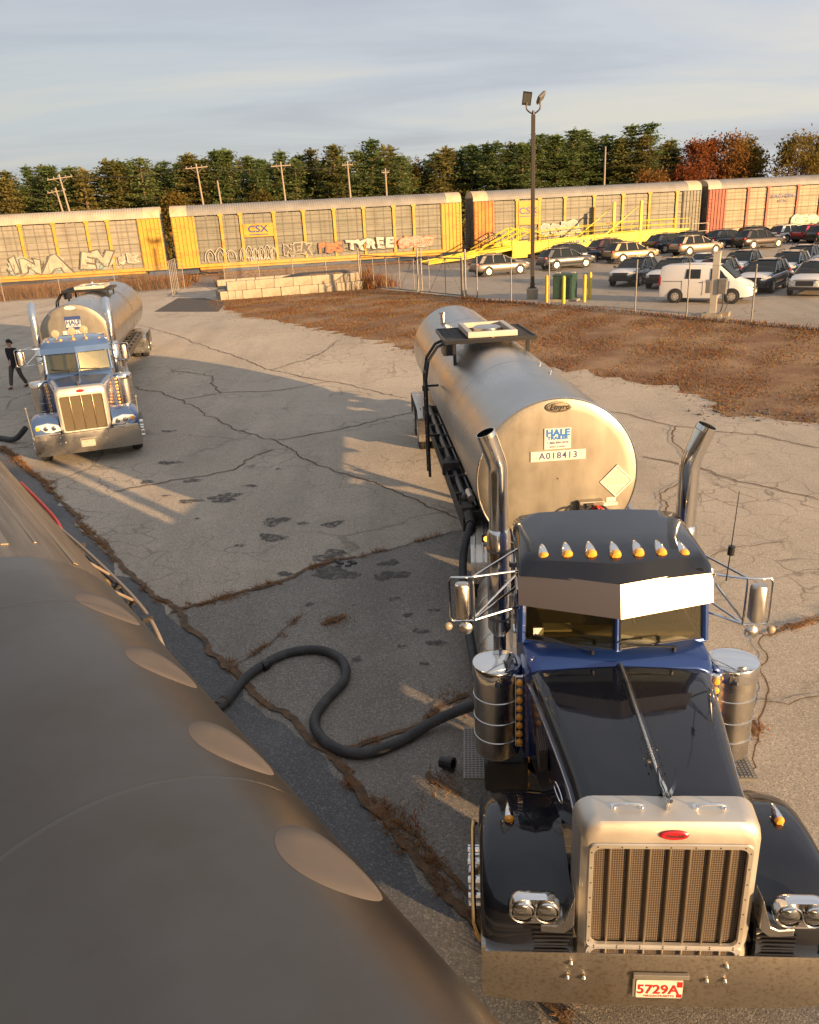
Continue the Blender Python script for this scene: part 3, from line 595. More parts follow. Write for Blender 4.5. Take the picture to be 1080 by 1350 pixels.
    # air cleaners
    for s in (-1, 1):
        x = s*1.03; m = MB()
        m.lathe([(.15, .80), (.205, .84), (.21, .86), (.21, 1.70)], (x, 2.19, 0), (0, 0, 1), 32)
        for z in (1.02, 1.22, 1.44): m.lathe([(.211, z), (.218, z+.006), (.218, z+.012), (.211, z+.018)], (x, 2.19, 0), (0, 0, 1), 32, False)
        ac = m.build('air_cleaner', MT['brush'] if not old else MT['polish'], t, 40)
        m = MB(); m.lathe([(.211, 1.63), (.222, 1.64), (.224, 1.745), (.215, 1.765), (.17, 1.78), (.002, 1.785)], (x, 2.19, 0), (0, 0, 1), 32); m.build('lid', MT['chrome'], ac, 40)
        m = MB(); m.box(min(s*.80, s*.88), max(s*.80, s*.88), 2.0, 2.04, .99, 1.73); pn = m.build('light_bar', MT['chrome'], t, 0, .01)
        for k in range(8):
            l = MB(); l.lathe([(.031, 0), (.031, .012), (.022, .024), (.002, .03)], (s*.84, 1.999, 1.04+k*.089), (0, -1, 0), 12); l.build('lamp', MT['amber'], pn)
        m = MB(); m.cyl((s*.82, 2.25, 1.35), (s*.98, 2.2, 1.35), .09, 14); m.build('intake_pipe', MT['chrome'], t)
    # exhaust stacks
    for s in (-1, 1):
        X = s*.95; m = MB()
        m.tube([(X, 3.72, .85), (X, 3.72, 1.2)], .07, 16); m.tube([(X, 3.72, 1.2), (X, 3.72, 1.28), (X, 3.72, 2.4), (X, 3.72, 2.46)], [.075, .125, .125, .09], 20)
        m.tube([(X, 3.72, 2.44), (X, 3.72, 3.06), (X+s*.008, 3.715, 3.14), (X+s*.038, 3.70, 3.24), (X+s*.105, 3.68, 3.44)] if old else [(X, 3.72, 2.44), (X, 3.72, 3.2), (X-s*.02*0, 3.74, 3.3), (X, 3.82, 3.42), (X, 3.96, 3.5)], .1, 20, False)
        ex = m.build('exhaust_stack', MT['chrome'], t, 40)
        m = MB(); e = Vector((X+s*.105, 3.68, 3.44)) if old else Vector((X, 3.96, 3.5)); d = Vector((s*.37, -.1, .92)).normalized() if old else Vector((0, .87, .5)).normalized()
        m.lathe([(.1, 0), (.098, .05), (.092, .05), (.09, -.15)], e, d, 20, False); m.build('stack_tip', MT['chrome'], ex)
        m = MB(); m.lathe([(.128, 0), (.132, .01), (.128, .03)], (X, 3.72, 1.4), (0, 0, 1), 20, False); m.lathe([(.128, 0), (.132, .01), (.128, .03)], (X, 3.72, 2.2), (0, 0, 1), 20, False); m.box(min(X-s*.1, X-s*.25), max(X-s*.1, X-s*.25), 3.7, 3.74, 2.0, 2.05); m.build('stack_clamp', MT['steel'], ex)
    # fenders
    fp = [(.05, .60), (.045, .84), (.07, .98), (.14, 1.08), (.28, 1.155), (.5, 1.195), (.75, 1.20), (1.0, 1.175), (1.2, 1.11), (1.4, .99), (1.54, .84), (1.63, .66), (1.66, .52)]
    for s in (-1, 1):
        m = MB(); loops = []
        for i, (y, z) in enumerate(fp):
            a, b = fp[max(0, i-1)], fp[min(len(fp)-1, i+1)]; d = Vector((0, b[0]-a[0], b[1]-a[1])).normalized(); nn = Vector((0, -d.z, d.y))
            lp_ = []
            for x, k in ((.60, .03), (.68, .0), (.80, .012), (1.0, .016), (1.12, .0), (1.185, -.03), (1.215, -.07), (1.22, -.12), (1.19, -.12), (1.15, -.07), (.9, -.03), (.60, -.02)):
                lp_.append((s*x, y+nn.y*k, z+nn.z*k))
            loops.append(lp_)
        m.loft(loops); m.build('fender', pt, t, 50)
        m = MB(); m.box(min(s*.60, s*1.1), max(s*.60, s*1.1), .1, .25, .6, .84)
        for k in range(4): m.box(min(s*.6, s*.86), max(s*.6, s*.86), .03, .06, .84+k*.035, .855+k*.035)
        m.build('air_inlet', MT['black'], t, 0)
        if old:
            # twin round lamps in a chrome pod on a bracket
            X = s*.86; m = MB(); m.loft([[(x, y, z) for x, z in rrect(X, 1.165, hw, hh2, hh2-.002, 7)] for y, hw, hh2 in ((.13, .13, .03), (.123, .15, .06), (.108, .163, .083), (.085, .172, .1), (.06, .176, .11), (.03, .176, .112), (.0, .17, .105), (.005, .157, .093))])
            pd = m.build('headlight_pod', MT['chrome'], t, 60)
            for q in (-.08, .08):
                l = MB(); l.lathe([(.078, .0), (.086, .012), (.08, .02), (.074, .016)], (X+q, -.0 +.008, 1.16), (0, -1, 0), 24, False); rg = l.build('lamp_ring', MT['chrome'], pd)
                l = MB(); l.lathe([(.071, .004), (.055, .016), (.03, .024), (.002, .027)], (X+q, .005, 1.16), (0, -1, 0), 24); l.build('headlight', MT['lens'], pd)
                l = MB(); l.box(X+q-.07, X+q+.07, -.034, -.026, 1.155, 1.165); l.build('lamp_dark_line', MT['darksteel'], rg, 0)  # dark bar imitates the dark line reflected across each lens
                l = MB(); l.lathe([(.079, .001), (.079, .014), (.072, .016), (.072, .008)], (X+q, .007, 1.16), (0, -1, 0), 24, False); l.build('lamp_gasket', MT['black'], rg)
            m = MB(); m.loft([[(s*x, -.01, z-.06), (s*x, .14, z-.06), (s*x, .14, z+dz), (s*x, -.01, z+dz)] for x, z, dz in ((.82, 1.06, .0), (.72, 1.05, .0), (.665, 1.05, .03), (.63, 1.08, .12), (.60, 1.12, .18))]); m.build('headlight_bracket', MT['polish'], t, 30, .008)
        else:
            m = MB(); P = [(.57, .90), (.62, 1.03), (.85, 1.09), (1.1, 1.06), (1.16, 1.0), (1.08, .92), (.8, .86)]
            m.loft([[(s*x, y+.14*(x-.57), z) for x, z in P] for y in (.2, .02)]+[[(s*(.86+(x-.86)*.93), -.01+.14*(x-.57), .97+(z-.97)*.9) for x, z in P]]); hl = m.build('headlight', MT['white'], t, 40, .01)
            for q in (.72, .90): l = MB(); l.lathe([(.06, 0), (.05, .02), (.02, .03), (.002, .03)], (s*q, -.012+.14*(q-.57), .975), (0, -1, 0), 16); l.build('lamp', MT['lens'], hl)
            l = MB(); l.box(min(s*1.04, s*1.12), max(s*1.04, s*1.12), .03, .09, .95, 1.04); l.build('turn_signal', MT['amber'], hl, 0, .01)
            b = MB(); b.tube([(s*1.2, .02, .75), (s*1.23, -.02, 1.5)], .012, 6); b.sph((s*1.23, -.02, 1.52), .03); b.build('bumper_guide', MT['steel'], t)
            b = MB(); b.box(min(s*.6, s*1.17), max(s*.6, s*1.17), .0, .04, .70, .86); b.build('valance', MT['polish'], t, 0, .01)
        bullet_light(t, 'turn_signal', s*.99, .86, 1.235, .85, .3) if old else None
        w = wheel('front_wheel', t, s*1.08, .98, .5, .5, .27, s, MT['chrome'], lug=True)
        if old and s < 0:
            b = MB(); b.tube([(-1.25, .95, 1.05), (-1.265, .93, 1.08), (-1.27, .88, 1.06), (-1.27, .35, .95), (-1.265, .18, .86), (-1.22, .1, .78)], .018, 8); b.build('fender_guide', MT['brass'], t)
        # steps, battery box, fuel tank
        m = MB(); m.box(min(s*.75, s*1.16), max(s*.75, s*1.16), 2.15, 2.95, .35, .68); m.build('battery_box', MT['polish'] if not old else MT['darksteel'], t, 0, .03)
        m = MB(); m.box(min(s*1.16, s*1.36), max(s*1.16, s*1.36), 2.15, 2.95, .49, .52)
        for k in range(22):
            y = 2.17+k*.035
            for q in range(5): m.box(s*1.26-.085+q*.036, s*1.26-.062+q*.036, y, y+.018, .52, .53)
        m.build('tread_step', MT['steel'], t, 0)
        m = MB(); m.lathe([(.02, 0), (.2, .0), (.29, .03), (.3, .06), (.3, 2.85), (.29, 2.88), (.2, 2.9), (.02, 2.9)], (s*.88, 3.05, .62), (0, 1, 0), 28)  # tank lengthened rearward to block low sun passing under the truck
        for y in (3.4, 4.3, 5.3): m.lathe([(.303, 0), (.31, .01), (.31, .05), (.303, .06)], (s*.88, y, .62), (0, 1, 0), 28, False)
        m.build('fuel_tank', MT['polish'], t, 40)
        for k, y in enumerate((7.1, 8.42)): wheel('rear_wheel', t, s*1.1, y, .5, .5, .25, s, MT['polish'], dual=True)
        # aluminium rear fender: flat deck with ribbed drop at the front
        m = MB(); P = [(6.22, .62), (6.32, .9), (6.52, 1.09), (6.7, 1.13), (8.9, 1.13), (9.1, 1.05), (9.25, .8)]
        Q = [(y, z-.012) for y, z in P[::-1]]
        m.prism(P+Q, 0, min(s*.66, s*1.26), max(s*.66, s*1.26)); rf = m.build('rear_fender', MT['polish'], t, 25)
        m = MB()
        for k in range(5): x = s*(.72+.12*k); m.tube([(x, 6.2, .64), (x, 6.3, .92), (x, 6.5, 1.11), (x, 6.7, 1.15), (x, 8.9, 1.15)], .014, 6)
        m.build('fender_ribs', MT['polish'], rf)
        l = MB(); l.box(min(s*.96, s*1.10), max(s*.96, s*1.10), 6.45, 6.49, 1.15, 1.26); l = l.build('lamp_housing', MT['black'], t, 0, .01)
        q = MB(); q.lathe([(.045, 0), (.04, .015), (.002, .02)], (s*1.03, 6.448, 1.205), (0, -1, 0), 14); q.build('marker_lamp', MT['amberlit'] if s < 0 else MT['amber'], l)
        for zz in (1.0, .86, .72):
            q = MB(); q.box(min(s*.766, s*.775), max(s*.766, s*.775), 1.76, 1.80, zz, zz+.03); q.build('side_marker', MT['amber'], t, 0)
        # mirrors
        X = s*1.33 if s < 0 else 1.19; Y = 2.2; m = MB()
        z0, z1 = (2.2, 2.56) if s < 0 else (2.13, 2.5)
        m.tube([(X-s*.11, Y, z0-.02), (X+s*.08, Y, z0-.02), (X+s*.10, Y, z0+.02), (X+s*.10, Y, z1+.0), (X+s*.08, Y, z1+.04), (X-s*.11, Y, z1+.04), (X-s*.11, Y, z0-.02)], .011, 8)
        for a, b in (((s*.81, 2.4, z1+.0), (X-s*.1, Y, z1+.04)), ((s*.81, 2.42, z0-.0), (X-s*.1, Y, z0-.02)), ((s*.81, 2.4, z1), (X-s*.1, Y, z0-.0)), ((s*.81, 2.75, z1+.06), (X-s*.1, Y, z1+.04)), ((s*.81, 2.8, z0+.02), (X-s*.1, Y, z0-.02))): m.tube([a, b], .011, 8)
        mr = m.build('mirror_bracket', MT['chrome'], t)
        m = MB(); m.loft([[(x, y, z) for x, z in rrect(X-s*.01, (z0+z1)/2, hw, (z1-z0)/2-.01, .04, 4)] for y, hw in ((Y-.06, .045), (Y-.045, .062), (Y, .067), (Y+.02, .067))]); m.build('mirror_housing', MT['polish'], mr, 50)
        if old:
            m = MB(); m.sph((X+s*.12, Y-.03, z0-.06), .038, .03, .038); m.build('mirror_lamp', MT['mlamp'], mr)
            m = MB(); m.lathe([(.06, 0), (.064, .01), (.045, .03), (.01, .04)], (X-s*.03, Y+.01, z0-.10), (0, -1, 0), 20); m.build('round_mirror', MT['polish'], mr)
    if old:
        m = MB(); m.tube([(.92, 2.25, 2.5), (.93, 2.25, 2.72), (.955, 2.26, 3.3)], [.006, .005, .003], 6); m.cyl((.934, 2.25, 2.74), (.938, 2.25, 2.82), .028, 10); m.build('whip_antenna', MT['black'], t)
    # frame
    m = MB()
    for s in (-1, 1): m.box(s*.43-.04, s*.43+.04, .25, 9.3, .62, .9)
    for y in (1.0, 3.6, 5.2, 7.1, 8.4, 9.2): m.box(-.4, .4, y-.06, y+.06, .64, .86)
    m.box(-.4, .4, 1.3, 3.3, .5, 1.5)
    for y in (.98, 7.1, 8.42): m.cyl((-.95, y, .5), (.95, y, .5), .07, 10)
    m.build('chassis', MT['darksteel'], t, 0, .01)
    m = MB(); m.box(-.42, .42, 3.55, 6.2, .905, .93)
    for k in range(18): m.box(-.4, .4, 3.6+k*.145, 3.63+k*.145, .93, .94)
    m.build('deck_plate', MT['polish'], t, 0)
    m = MB(); m.box(-.6, .6, 4.05, 6.1, .94, 1.42); m.box(-.63, .63, 4.02, 6.13, 1.42, 1.45)  # added box hidden behind the cab, blocks low sun streaks on the yard
    for k in range(5): m.box(-.61, .61, 4.2+k*.42, 4.24+k*.42, .96, 1.42)
    m.build('sun_blocker_box', MT['polish'], t, 0, .01)
    m = MB(); m.lathe([(.001, .0), (.5, .0), (.52, .03), (.52, .07), (.001, .09)], (0, 7.7, 1.0), (0, 0, 1), 24); m.build('fifth_wheel', MT['darksteel'], t)
    return t
MT['visor'] = mat('brushed_visor', (.30, .235, .19), .42, 1)
MT['brass'] = mat('brass_rod', (.75, .48, .2), .25, 1)
MT['amberlit'] = mat('lit_amber_lamp', (.9, .35, .05), .3, em=((1, .35, .05), 1.6))
T1 = tractor('black and royal blue long nosed tractor with seven roof lights, parked nearest', (1.55, 3.897, 0), -.087, 'classic')
T2 = tractor('steel blue tractor with three round roof lamps, beside the walking man', (-7.62, 18.76, gz(-7.6, 20)), .34, 'modern')
# ------------------------------------------------------------------ tank trailers (local: x to the image right, y rearward from the head)
def tank_trailer(label, loc, rz, first=True, L=12.2):
    t = thing('tank_trailer', label, 'tank trailer', loc, rz)
    Rr, cz = 1.112, 2.09
    m = MB(); prof = [(Rr-.012, -.02), (Rr, -.008), (Rr, 2.9), (Rr+.004, 2.905), (Rr+.004, 2.93), (Rr, 2.935), (Rr, 6.0), (Rr+.004, 6.005), (Rr+.004, 6.03), (Rr, 6.035), (Rr, 9.1), (Rr+.004, 9.105), (Rr+.004, 9.13), (Rr, 9.135), (Rr, L), (Rr-.03, L+.03), (Rr*.7, L+.16), (.01, L+.2)]
    m.lathe(prof, (0, 0, cz), (0, 1, 0), 72); m.build('tank_barrel', MT['brush'], t, 30)
    m = MB(); m.lathe([(.01, -.052), (Rr*.5, -.048), (Rr*.85, -.04), (Rr-.03, -.03), (Rr-.012, -.022)], (0, 0, cz), (0, 1, 0), 72, False); hd = m.build('tank_head', MT['brushhead'], t, 40)
    m = MB(); m.lathe([(Rr-.02, -.024), (Rr-.006, -.034), (Rr+.008, -.02), (Rr+.004, .012), (Rr-.004, .014)], (0, 0, cz), (0, 1, 0), 72, False); m.build('head_rim', MT['polish'], hd, 50)
    # catwalk with manhole box on top
    y0, y1 = (4.75, 6.5) if first else (4.6, 6.6)
    m = MB(); z = cz+Rr+.09
    for k in range(20): y = y0+(y1-y0)*k/19; m.box(-.98, .72, y-.012, y+.012, z, z+.035)
    for k in range(16): x = -.98+1.7*k/15; m.box(x-.006, x+.006, y0, y1, z+.004, z+.03)
    m.box(-1.0, .74, y0-.03, y0-.012, z-.03, z+.045); m.box(-1.0, .74, y1+.012, y1+.03, z-.03, z+.045); m.box(-1.0, -.98, y0, y1, z-.03, z+.045); m.box(.72, .74, y0, y1, z-.03, z+.045)
    for x in (-.8, .6):
        for y in (y0+.15, y1-.15): m.box(x-.03, x+.03, y-.03, y+.03, cz+math.sqrt(max(0, Rr*Rr-x*x))-.02, z)
    m.build('catwalk', MT['black'], t, 0)
    m = MB(); zb = z+.046; xm0, xm1 = (-.54, .40) if first else (-.55, .5); ym0, ym1 = y0+.12, y1-.1
    m.box(xm0, xm1, ym0, ym0+.1, zb, zb+.11); m.box(xm0, xm1, ym1-.1, ym1, zb, zb+.11); m.box(xm0, xm0+.1, ym0+.1, ym1-.1, zb, zb+.11); m.box(xm1-.1, xm1, ym0+.1, ym1-.1, zb, zb+.11); mh = m.build('manhole_frame', MT['steelpale'], t, 0, .01)
    m = MB(); m.lathe([(.28, 0), (.28, .09), (.22, .12), (.01, .13)], ((xm0+xm1)/2, (ym0+ym1)/2, zb), (0, 0, 1), 24); m.box((xm0+xm1)/2-.03, (xm0+xm1)/2+.03, ym0+.1, ym0+.35, zb+.02, zb+.1); m.build('manhole_cover', MT['polish'], mh)
    # black vent pipe and ladder coming down the left side
    m = MB()
    for dy in (0, .42):
        m.tube([(-.93, 5.0+dy, z-.02), (-1.12, 5.0+dy, z-.1), (-1.30, 5.0+dy, z-.35), (-1.36, 5.0+dy, z-.7), (-1.36, 5.0+dy, .62)], .03, 10)
    for k in range(8): m.tube([(-1.36, 5.0, .75+k*.28), (-1.36, 5.42, .75+k*.28)], .014, 6)
    for zz in (1.4, 2.4): m.box(-1.38, -1.1, 5.2, 5.24, zz, zz+.04)
    m.box(-1.0, -.8, 5.0, 5.5, z-.28, z-.03)
    m.build('ladder', MT['black'], t)
    m = MB(); m.tube([(-.55, 9.4, cz+Rr+.1), (-.55, 9.4, cz+Rr-.15)], .06, 10); m.lathe([(.09, 0), (.09, .05), (.02, .07)], (-.55, 9.4, cz+Rr+.1), (0, 0, 1), 14); m.build('vent_cap', MT['polish'], t)
    for y in (2.0, 2.75): b = MB(); b.lathe([(.022, 0), (.03, .02), (.018, .05), (.002, .055)], (.36, y, cz+math.sqrt(Rr*Rr-.36**2)-.005), (.2, 0, 1), 10); b.build('stud', MT['chrome'], t)
    # side rail, hose tray and pipes
    for s in ((-1,) if first else (-1, 1)):
        m = MB(); m.box(min(s*.86, s*1.18), max(s*.86, s*1.18), .9, 8.6, 1.02, 1.16); m.box(min(s*1.18, s*1.2), max(s*1.18, s*1.2), .9, 8.6, 1.02, 1.26)
        for k in range(9): m.box(min(s*.8, s*1.19), max(s*.8, s*1.19), 1.0+k*.92, 1.06+k*.92, 1.0, 1.3)
        m.build('hose_tray', MT['darksteel'], t, 0, .008)
        m = MB(); m.tube([(s*1.05, .9, 1.24), (s*1.05, 8.5, 1.24)], .065, 12); m.tube([(s*.93, 1.3, 1.26), (s*.93, 7.5, 1.26)], .03, 8); m.build('hose_pipe', MT['black'], t)
    if first:
        m = MB(); m.box(-1.2, -1.02, 1.05, 1.35, 1.17, 1.36); m.cyl((-1.1, 1.0, 1.27), (-1.1, .75, 1.2), .08, 14); m.cyl((-1.2, 1.2, 1.36), (-1.2, 1.2, 1.5), .02, 8); m.sph((-1.1, 1.4, 1.38), .07); m.build('valve', MT['darksteel'], t, 35, .006); m = MB()
        m.cyl((-1.1, 3.3, 1.2), (-1.1, 3.7, 1.32), .1, 12); m.box(-1.26, -.95, 3.3, 3.42, 1.17, 1.4); m.build('valve', MT['darksteel'], t, 35, .006)
        m = MB(); m.cyl((-1.02, 1.25, 1.42), (-1.02, 1.6, 1.42), .06, 12); m.build('coupling', MT['polish'], t)
        # hanging discharge hose: falls from the valve, bends near the ground and comes forward to the tractor side
        m = MB(); P = [(-1.1, .76, 1.2), (-1.16, .55, 1.16), (-1.26, .35, .98), (-1.32, .1, .72), (-1.36, -.4, .48), (-1.40, -1.3, .34), (-1.44, -2.4, .30), (-1.44, -3.0, .32), (-1.34, -3.5, .36), (-1.18, -3.85, .42), (-1.06, -4.05, .46)]
        m.tube(smooth_path(P), .058, 12); m.build('discharge_hose', MT['hose'], t, 60)
    # chassis, landing gear, wheels, fenders
    m = MB()
    for s in (-1, 1): m.box(s*.42-.06, s*.42+.06, .6, L-.2, .93, 1.08)
    for y in (1.0, 3, 5, 7, 9.2, 10.6, L-.3): m.box(-.95, .95, y-.05, y+.05, .94, 1.1)
    m.box(-.5, .5, .3, 1.6, .98, 1.04); m.box(-1.1, 1.1, L-.1, L+.02, .5, .68)
    m.build('chassis', MT['darksteel'], t, 0, .01)
    for s in (-1, 1):
        m = MB(); m.box(s*.8-.06, s*.8+.06, 3.44, 3.56, .3, .95); m.box(s*.8-.13, s*.8+.13, 3.37, 3.63, .27, .3); m.tube([(s*.8, 3.5, .8), (s*.3, 4.3, .9)], .03, 6); m.build('landing_leg', MT['darksteel'], t, 0, .008)
        for y in (9.3, 10.6): wheel('wheel', t, s*1.17, y, .5, .5, .25, s, MT['polish'], dual=True)
        m = MB(); P = [(8.62, .55), (8.66, .95), (8.8, 1.1), (9.0, 1.13), (10.95, 1.13), (11.15, 1.1), (11.3, .95), (11.33, .55)]; m.prism(P+[(y+(.02 if y < 10 else -.02), zz-.02) for y, zz in P[::-1]], 0, min(s*.72, s*1.32), max(s*.72, s*1.32)); fd = m.build('fender', MT['polish'], t, 30)
        m = MB()
        for k in range(4): m.box(min(s*(.8+.14*k), s*(.82+.14*k)), max(s*(.8+.14*k), s*(.82+.14*k)), 8.9, 11.05, 1.131, 1.145)
        m.box(min(s*.72, s*1.32), max(s*.72, s*1.32), 8.6, 8.615, .38, .9); m.build('fender_ribs', MT['polish'], fd, 0)
    # writing and markings on the head
    yy = -.062
    if first:
        p = MB(); p.box(-.19, .17, yy, yy+.02, 2.515, 2.80); p = p.build('company_sign', MT['ivory'], t, 0)
        text('lettering', 'HALE', .125, MT['blueprint'], p, M_front(-.01, yy-.002, 2.735), .006, .001, sx=1.08)
        text('lettering', 'TRAILER', .058, MT['blueprint'], p, M_front(-.01, yy-.002, 2.665), .0035, .001, sx=1.3)
        text('lettering', '1-800-894-5070', .046, MT['navy'], p, M_front(-.01, yy-.002, 2.60), .0005, .001, sx=.98)
        text('lettering', 'BRAKE & WHEEL', .03, MT['navy'], p, M_front(-.01, yy-.002, 2.545), 0, .001)
        p = MB(); p.box(-.375, .375, yy-.002, yy+.018, 2.352, 2.49); p = p.build('number_plate', MT['ivory'], t, 0); text('lettering', 'A018413', .125, MT['navy'], p, M_front(0, yy-.004, 2.42), .0015, .001, space=1.18)
        p = MB()
        for k in range(4):
            a0, a1 = R(90*k), R(90*(k+1)); c = (.82, 2.0); ro, ri = .235, .205
            q = lambda r_, a: (c[0]+r_*math.cos(a), c[1]+r_*math.sin(a))
            p.hexa([(q(ri, a0)[0], yy+.02, q(ri, a0)[1]), (q(ro, a0)[0], yy+.02, q(ro, a0)[1]), (q(ro, a1)[0], yy+.02, q(ro, a1)[1]), (q(ri, a1)[0], yy+.02, q(ri, a1)[1])], [(q(ri, a0)[0], yy, q(ri, a0)[1]), (q(ro, a0)[0], yy, q(ro, a0)[1]), (q(ro, a1)[0], yy, q(ro, a1)[1]), (q(ri, a1)[0], yy, q(ri, a1)[1])])
        p.box(.665, .975, yy+.002, yy+.02, 2.062, 2.078); p.box(.70, .94, yy+.002, yy+.02, 1.92, 1.936)
        p = p.build('placard_frame', MT['ivory'], t, 0)
        pb = MB(); pb.prism([(.82+.204*math.cos(R(90*k)), 2.0+.204*math.sin(R(90*k))) for k in range(4)], 1, yy+.008, yy+.02); pb.build('placard_backing', MT['steelpale'], p, 0)
        for x0, x1, z0, z1 in ((.69, .82, 1.70, 1.765), (.655, .85, 1.645, 1.69)): q = MB(); q.box(x0, x1, yy+.01, yy+.03, z0, z1); q.build('sticker', MT['ivory'], t, 0)
        eb = MB(); eb.loft([[(.0+a*math.cos(2*PI*k/32), y, 3.085+b*math.sin(2*PI*k/32)) for k in range(32)] for y, a, b in ((-.02, .175, .075), (-.058, .175, .075), (-.06, .168, .068))]); eb = eb.build('maker_badge', MT['badgegrey'], t, 30)
        text('lettering', 'Etnyre', .095, MT['black'], eb, M_front(0, -.063, 3.085), .002, .001, shear=.35); rg = MB(); rg.tube([(.15*math.cos(a), -.062, 3.085+.056*math.sin(a)) for a in np.linspace(0, 2*PI, 33)], .004, 5); rg.build('oval_line', MT['black'], eb)
        # connection box with air lines and cables
        m = MB(); m.box(.28, .63, -.16, -.05, 1.52, 1.76); bx = m.build('connection_box', MT['brushhead'], t, 0, .012)
        m = MB(); m.cyl((.42, -.16, 1.68), (.42, -.22, 1.68), .045, 12); m.box(.37, .47, -.2, -.16, 1.64, 1.74); m.cyl((.34, -.16, 1.58), (.34, -.22, 1.58), .03, 10); m.cyl((.55, -.16, 1.58), (.55, -.22, 1.58), .03, 10); m.build('socket', MT['darksteel'], bx)
        for k, (a, b, mt) in enumerate((((.42, -.22, 1.68), (.3, -2.1, 1.35), 'black'), ((.34, -.22, 1.58), (-.1, -2.1, 1.3), 'black'), ((.55, -.22, 1.58), (.1, -2.1, 1.3), 'redhose'), ((.48, -.2, 1.62), (.5, -2.2, 1.5), 'black'), ((.6, -.2, 1.6), (.95, -1.2, 1.62), 'redhose'))):
            a, b = Vector(a), Vector(b); mid = (a+b)/2; sg_ = Vector((.12*math.sin(k*2.3), 0, -.25-.05*k)); c = MB()
            c.tube(smooth_path([a, a+Vector((.05*k-.1, -.12, .03)), a+Vector((.1*k-.2, -.22, -.1-.02*k)), mid+sg_, b+Vector((0, .2, -.05)), b]), .016, 8); c.build('air_line', MT[mt], t)
        m = MB(); m.tube(smooth_path([(.45, -.2, 1.66), (.6, -.5, 1.72), (.75, -.7, 1.63), (.95, -.9, 1.58), (1.1, -1.0, 1.66)]), .016, 8); m.build('cable', MT['black'], t)
        for k, (dx, dz, mt) in enumerate(((.3, .0, 'redhose'), (.42, .03, 'black'), (-.22, -.02, 'black'), (.2, -.05, 'redhose'))):
            m = MB(); m.tube(smooth_path([(.44, -.2, 1.66), (.44+dx*.3, -.27, 1.72), (.44+dx*.6, -.3, 1.60+dz), (.44+dx, -.26, 1.54+dz), (.44+dx*1.2, -.3, 1.40)]), .017, 8); m.build('air_line', MT[mt], t)
    else:
        p = MB(); p.box(-.24, .24, yy, yy+.02, 2.43, 2.83); p = p.build('company_sign', MT['navy'], t, 0)
        w = MB(); w.box(-.225, .225, yy-.003, yy, 2.50, 2.72); w.build('sign_panel', MT['ivory'], p, 0)
        text('lettering', 'HALE', .19, MT['navy'], p, M_front(0, yy-.005, 2.635), .008, .001, sx=.95); text('lettering', 'TRAILER', .07, MT['navy'], p, M_front(0, yy-.005, 2.535), .002, .001, sx=1.15)
        p = MB(); p.box(-.36, .36, yy-.002, yy+.018, 2.26, 2.395); p = p.build('number_plate', MT['ivory'], t, 0); text('lettering', 'A014074', .125, MT['navy'], p, M_front(0, yy-.004, 2.327), .0015, .001, space=1.12)
        eb = MB(); eb.loft([[(-.02+a*math.cos(2*PI*k/32), y, 3.09+b*math.sin(2*PI*k/32)) for k in range(32)] for y, a, b in ((-.02, .17, .06), (-.06, .17, .06))]); eb.build('maker_badge', MT['ivory'], t, 30)
        m = MB(); m.lathe([(Rr+.002, 0), (Rr+.022, .005), (Rr+.022, .06), (Rr+.002, .065)], (0, 7.3, cz), (0, 1, 0), 64, False); m.build('tank_band', MT['darksteel'], t, 40)
    return t
def smooth_path(P, n=6):
    P = [Vector(p) for p in P]; Q = [P[0]*2-P[1]]+P+[P[-1]*2-P[-2]]; out = []
    for i in range(1, len(Q)-2):
        for k in range(n):
            u = k/n; a, b, c, d = Q[i-1:i+3]
            out.append(.5*((2*b)+(c-a)*u+(2*a-5*b+4*c-d)*u*u+(3*b-a-3*c+d)*u*u*u))
    return out+[P[-1]]
MT['steelpale'] = mat('pale_aluminium', (.54, .5, .42), .5, .35, var=(4, (.5, .45, .37), .4, .65))
MT['badgegrey'] = mat('badge_pewter', (.33, .28, .2), .4, .8)
MT['redhose'] = mat('red_air_line', (.42, .03, .02), .4)
A1 = tank_trailer('brushed steel tank trailer numbered A018413, behind the black and blue tractor', (2.053, 10.337, 0), .045, True)
A2 = tank_trailer('steel tank trailer numbered A014074 with a dark band, coupled to the steel blue tractor', (-10.32, 26.03, gz(-10.3, 27)), .21, False, 11.75)

